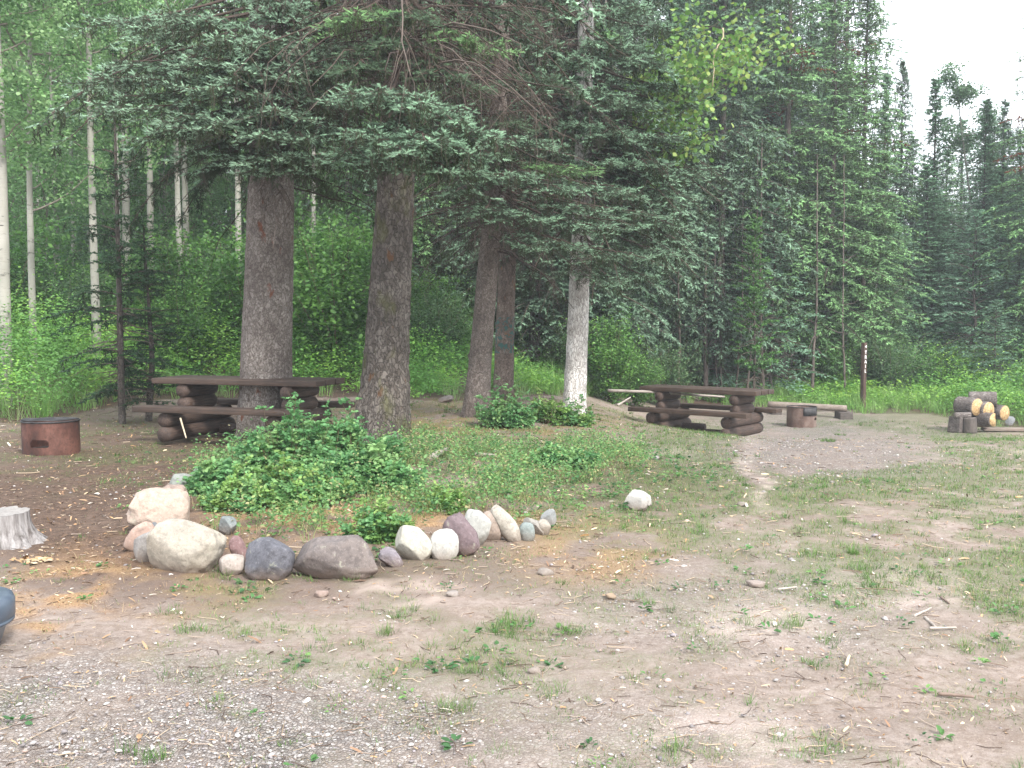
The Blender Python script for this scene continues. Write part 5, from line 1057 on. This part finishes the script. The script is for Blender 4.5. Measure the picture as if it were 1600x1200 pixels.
for (x0, y0_, x1, y1_, r, lab) in [(1148, 622, 1158, 500, .045, 'straight pale bare stem behind the left half of the far table'), (1165, 612, 1185, 470, .05, 'leaning grey brown bare stem behind the far table'), (1193, 612, 1190, 470, .085, 'thick brown bare trunk behind the right end of the far table'),
        (1268, 612, 1275, 500, .07, 'bare trunk behind the log bench'), (1103, 590, 1102, 480, .10, 'dark trunk in the shade left of the bare stems behind the far table'), (1120, 600, 1118, 520, .03, 'thin pale stem between the dark trunk and the straight pale stem'), (1060, 600, 1062, 470, .06, 'slim shaded trunk far behind the left end of the far table'),
        (940, 590, 942, 470, .08, 'shaded trunk just right of the pale furrowed one'), (975, 590, 970, 480, .06, 'shaded slim trunk two steps right of the pale furrowed one'), (1322, 628, 1318, 500, .05, 'thin trunk standing left of the trail sign')]:
    bare('bare_trunk', [at(x0, y0_ + 15, 30.3), at((x0 + x1) / 2, (y0_ + y1_) / 2, 30.3), at(x1, y1_, 30.4), at(x1 + 2, y1_ - 260, 30.9)], r * .8, lab, 'tree trunk', 8, STEM)

# small undergrowth: leafy herbs and tall grass up to the forest edge
def undergrowth():
    n = 38000; y = rng.uniform(15.5, 38, n) ; x = rng.uniform(-.62, .62, n) * y
    z = zg(x, y); px, py = proj(x, y, z); e = veg_edge(px); inn = sst(-6, 8, e - py + 6 * (fbm(np.stack([x, y], -1) * .9, 3, 61) - .5) * 2)
    keep = (rng.uniform(0, 1, n) < inn) & ~inside_things(x, y)
    keep &= ~((np.abs(px - 735) < 16) & (py > 588) & (py < 625))
    x, y, z, px, py = x[keep], y[keep], z[keep], px[keep], py[keep]; n = len(x); P2 = np.stack([x, y], -1)
    lum = fbm(P2 * .55, 3, 71); kind = fbm(P2 * .8 + 9, 3, 72)
    hgt = (.1 + 1.5 * fbm(P2 * .7, 3, 73) ** 1.5 + rng.uniform(-.1, .3, n) + .5 * (rng.uniform(0, 1, n) < .06)) * np.interp(px, [0, 500, 700, 1000, 1300, 1400, 1700], [1.7, 1.3, .95, .75, .8, 1.3, 1.3]) * (.45 + .55 * sst(0, 30, veg_edge(px) - py))
    k = 15; idx = np.repeat(np.arange(n), k); u = rng.uniform(.12, 1, n * k) ** .8; a = rng.uniform(0, 6.283, n * k); lean = rng.normal(0, .16, (n, 2))
    rad = (.05 + .13 * np.sin(u * 3)) * rng.uniform(.3, 1.2, n * k)
    pos = np.stack([x[idx] + lean[idx, 0] * u + np.cos(a) * rad, y[idx] + lean[idx, 1] * u + np.sin(a) * rad, z[idx] + hgt[idx] * u], -1)
    d = np.stack([np.cos(a), np.sin(a), rng.normal(.05, .35, n * k)], -1)
    base = np.where((kind > .52)[:, None], np.array([[.26, .48, .10]]), np.array([[.15, .33, .08]])); base = base * (.7 + .75 * lum)[:, None]
    yel = (rng.uniform(0, 1, n) < .12)[:, None]; base = np.where(yel, base * [1.25, 1.1, .9], base)
    s = rng.uniform(.045, .085, n * k) * (y[idx] / 20) ** .6 * np.where(px[idx] > 1380, .9, 1)
    V, Fc = scatter(LEAFV * [1, 1.1, 1], LEAFF, pos, frames(d, roll=rng.normal(0, .5, n * k)), s)
    acc = Acc(); acc.add(V, Fc, np.repeat(base[idx] * rng.uniform(.75, 1.25, (n * k, 1)), len(LEAFV), 0))
    o = acc.build('undergrowth', M_LEAF); tag(o, 'dense bright green leafy undergrowth covering the forest floor behind the clearing', 'undergrowth', kind='stuff')
    acc = Acc(); n = 8000; y = rng.uniform(16, 34, n); x = rng.uniform(-.6, .6, n) * y; z = zg(x, y); px, py = proj(x, y, z); e = veg_edge(px)
    dens = .25 + .75 * ell(px, py, 960, 600, 120, 30) + .8 * ell(px, py, 1400, 625, 110, 25) + .5 * ell(px, py, 1220, 620, 90, 18)
    keep = (rng.uniform(0, 1, n) < dens) & (py < e + 7) & ~inside_things(x, y); x, y = x[keep], y[keep]
    blades(x, y, 24, rng.uniform(.35, .8, len(x)), .009 + 0 * x, pal(len(x), [(.20, .38, .09), (.25, .43, .12), (.15, .31, .07), (.30, .43, .17)]), .16 + 0 * x, .38, acc)
    o = acc.build('tall_grass', M_GRASS); tag(o, 'tall bright green grass along the foot of the forest', 'tall grass', kind='stuff')
undergrowth()

# ------------------------------------------------------------------ bushes in the island
def rose_bush(name, c, rx, ry, H, n_st, label, cols, seed, leaf=.05, group=None, dens=1.0):
    t = empty(name, (c[0], c[1], float(zg(c[0], c[1])))); tag(t, label, 'shrub', group)
    rs = np.random.default_rng(seed); n = n_st; K = 7; rr_ = np.sqrt(rs.uniform(0, 1, n)); a = rs.uniform(0, 6.283, n); bx = rr_ * np.cos(a) * rx; by = rr_ * np.sin(a) * ry
    hh = H * (1 - .6 * rr_ ** 2) * rs.uniform(.25, .85, n) * (1 + .5 * (rs.uniform(0, 1, n) < .18)); u = np.linspace(0, 1, K)[None]; la = rs.uniform(0, 6.283, n); ll = rs.uniform(.05, .5, n) * hh
    P = np.stack([bx[:, None] + np.cos(la)[:, None] * ll[:, None] * u ** 1.6, by[:, None] + np.sin(la)[:, None] * ll[:, None] * u ** 1.6, hh[:, None] * (u - .12 * u ** 3)], -1); P += np.cumsum(rs.normal(0, .012, P.shape), 1) * (u[..., None] > 0)
    zb = zg(c[0] + P[:, 0, 0], c[1] + P[:, 0, 1]) - float(zg(c[0], c[1])); P[:, :, 2] += zb[:, None]
    aw = Acc(); V, Fs = tubes(P, np.linspace(.004, .0015, K)[None] * np.ones((n, 1)), 3); aw.add(V, Fs, (.16, .12, .07)); aw.build('stems', M_TWIG, t)
    # compound leaves: a rachis with 5-7 leaflets
    q = int(12 * dens); i = np.repeat(np.arange(n), q); k = rs.uniform(.15, 1, n * q); kk = np.minimum((k * (K - 1)).astype(int), K - 2); f = (k * (K - 1) - kk)[:, None]; b = P[i, kk] * (1 - f) + P[i, kk + 1] * f
    az = rs.uniform(0, 6.283, n * q); D = nrm(np.stack([np.cos(az), np.sin(az), rs.normal(.2, .6, n * q)], -1)); S = nrm(np.cross(D, [0, 0, 1.])); RL = leaf * rs.uniform(1.3, 2.2, n * q)
    cc = np.array(cols)[rs.choice(len(cols), n)][i] * rs.uniform(.75, 1.25, (n * q, 1)); acc = Acc()
    for (uu, sd) in ((.45, 1), (.45, -1), (.75, 1), (.75, -1), (1.0, 0), (.2, 1), (.2, -1)):
        pos = b + D * (RL * uu)[:, None]; d = nrm(D * (.55 if sd else 1) + S * sd * .85 + rs.normal(0, .12, D.shape) - [0, 0, .1]); V, Fc = scatter(LEAFV * [1, 1.35, 1], LEAFF, pos, frames(d, roll=rs.normal(0, .7, len(pos))), leaf * rs.uniform(.8, 1.3, len(pos)))
        acc.add(V, Fc, np.repeat(cc * rs.uniform(.9, 1.1, (len(pos), 1)), len(LEAFV), 0))
    acc.build('leaves', M_LEAF, t); return t
RC = [(.14, .31, .12), (.18, .36, .14), (.11, .26, .10), (.22, .37, .14)]
YC = [(.20, .34, .09), (.26, .38, .12), (.15, .28, .08)]
def bushpx(name, cx, base, wpx, toppy, dfrac, n, label, cols, seed, leaf=.045, **kw):
    p = G(cx, base); s = F / p[1]; rx = wpx / 2 / s; ry = rx * dfrac; c = np.array([p[0] * (1 + ry / p[1]), p[1] + ry, 0])
    H = at(cx, toppy, c[1])[2] - float(zg(c[0], c[1])); return rose_bush(name, c, rx, ry, H, n, label, cols, seed, leaf, **kw)
bushpx('rose_bush', 485, 745, 230, 606, .6, 290, 'big leafy rose bush hiding the foot of the thick grey trunk', RC, 1, .035)
bushpx('rose_bush', 430, 800, 250, 705, .6, 120, 'lower green bush spilling forward towards the row of boulders', RC + YC, 2, .032)
bushpx('rose_bush', 575, 770, 150, 680, .6, 80, 'sparser bush in front of the dark trunk foot', RC, 3, .042)
bushpx('rose_bush', 600, 848, 90, 775, .6, 60, 'small dense weed clump behind the cream and purple boulders', RC[:2] + YC, 4, .030)
bushpx('rose_bush', 790, 670, 90, 585, .6, 90, 'round green bush at the foot of the paired trunks', RC, 6, .038)
bushpx('rose_bush', 875, 666, 110, 600, .6, 75, 'yellow green bush hiding the foot of the pale trunk', YC + RC[:1], 7, .036)
bushpx('rose_bush', 890, 735, 130, 675, .5, 40, 'low dark green bush at the right side of the mound', RC, 10, .04)
bushpx('rose_bush', 600, 722, 60, 665, .5, 26, 'few leafy shoots in front of the dark trunk', RC, 11, .05)
bushpx('rose_bush', 695, 800, 90, 765, .6, 22, 'thin yellowish shoots behind the white boulder', YC, 12, .03)
bushpx('rose_bush', 345, 770, 90, 700, .6, 45, 'leafy end of the shrubbery beside the back stones', RC, 13, .042)

# cottonwood bough with round leaves, upper right of the middle
def cottonwood():
    Yc = 16.3; t = empty('cottonwood_tree', (1.4, 20.2, float(zg(1.4, 20.2)))); b0 = np.array(t.location); tag(t, 'light green cottonwood whose leafy branches reach out right of the middle spruces', 'cottonwood')
    trunk_mesh('trunk', [[0, 0, -.2], [.05, .1, 3], [.3, 0, 5.5], [.5, 0, 9]], lambda h: np.maximum(.07 * (1 - h / 10), .012), ASPEN, t, segs=14, K=50, seed=4, flare=.1)
    tips = [(1230, 55), (1190, 70), (1215, 30), (1140, 120), (1110, 60), (1160, 20), (1080, 20), (1130, 200), (1100, 170), (1085, 225), (1060, 150), (1165, 100), (1120, 15), (1200, 100), (1150, 60), (1175, 40), (1210, 50), (1235, 65), (1095, 85), (1125, 215), (1110, 190), (1150, 95), (1060, 60), (1090, 110)]
    acc, aw = Acc(), Acc()
    for (a_, c_) in tips:
        B = at(a_, c_, Yc + rng.uniform(-.5, .5)) - b0; A = np.array([.2, 0, max(3.5, B[2] - 1.2)]); K = 9; u = np.linspace(0, 1, K)[:, None]; P = A + (B - A) * u + np.array([0, 0, .5]) * (u * (1 - u)) + np.cumsum(rng.normal(0, .02, (K, 3)), 0)
        V, Fs = tubes(P[None], np.linspace(.018, .004, K)[None], 4); aw.add(V, Fs, (.25, .22, .18)); n = 95; k = rng.uniform(.45, 1.02, n); pos = np.stack([np.interp(k, u[:, 0], P[:, q]) for q in range(3)], -1) + rng.normal(0, .13, (n, 3))
        d = nrm(rng.normal(0, .8, (n, 3)) + [0, 0, -.7]); V, Fc = scatter(LEAFV * [1, 1.9, 1], LEAFF, pos, frames(d, roll=rng.uniform(-1, 1, n)), rng.uniform(.06, .095, n)); acc.add(V, Fc, np.repeat(pal(n, [(.17, .32, .08), (.22, .38, .11), (.12, .25, .06), (.28, .38, .10)]), len(LEAFV), 0))
    acc.build('leaves', M_LEAF, t); aw.build('limbs', M_TWIG, t)
cottonwood()
stick([at(1129, 45, 16.6), at(1128, 62, 16.6), at(1115, 90, 16.6), at(1113, 136, 16.6)], .014, STICKP, 'pale broken twig hanging down among the cottonwood leaves', 'hanging_twig', 'twig', kink=.05)

# ------------------------------------------------------------------ the air between camera and forest
m, t, b, o = nmat('haze_air'); t.nodes.remove(b); pv_ = N(t, 'VolumePrincipled'); pv_.inputs['Density'].default_value = .0018; pv_.inputs['Color'].default_value = (.86, .93, 1, 1); pv_.inputs['Anisotropy'].default_value = .2
t.links.new(pv_.outputs[0], o.inputs['Volume'])
V, Fs = box(0, 335, 15.4, 1102, 716, 35.2); a = Acc(); a.add(V, Fs); hz = a.build('haze', m, col=False); tag(hz, kind='stuff')
build_cover()
island_herbs()
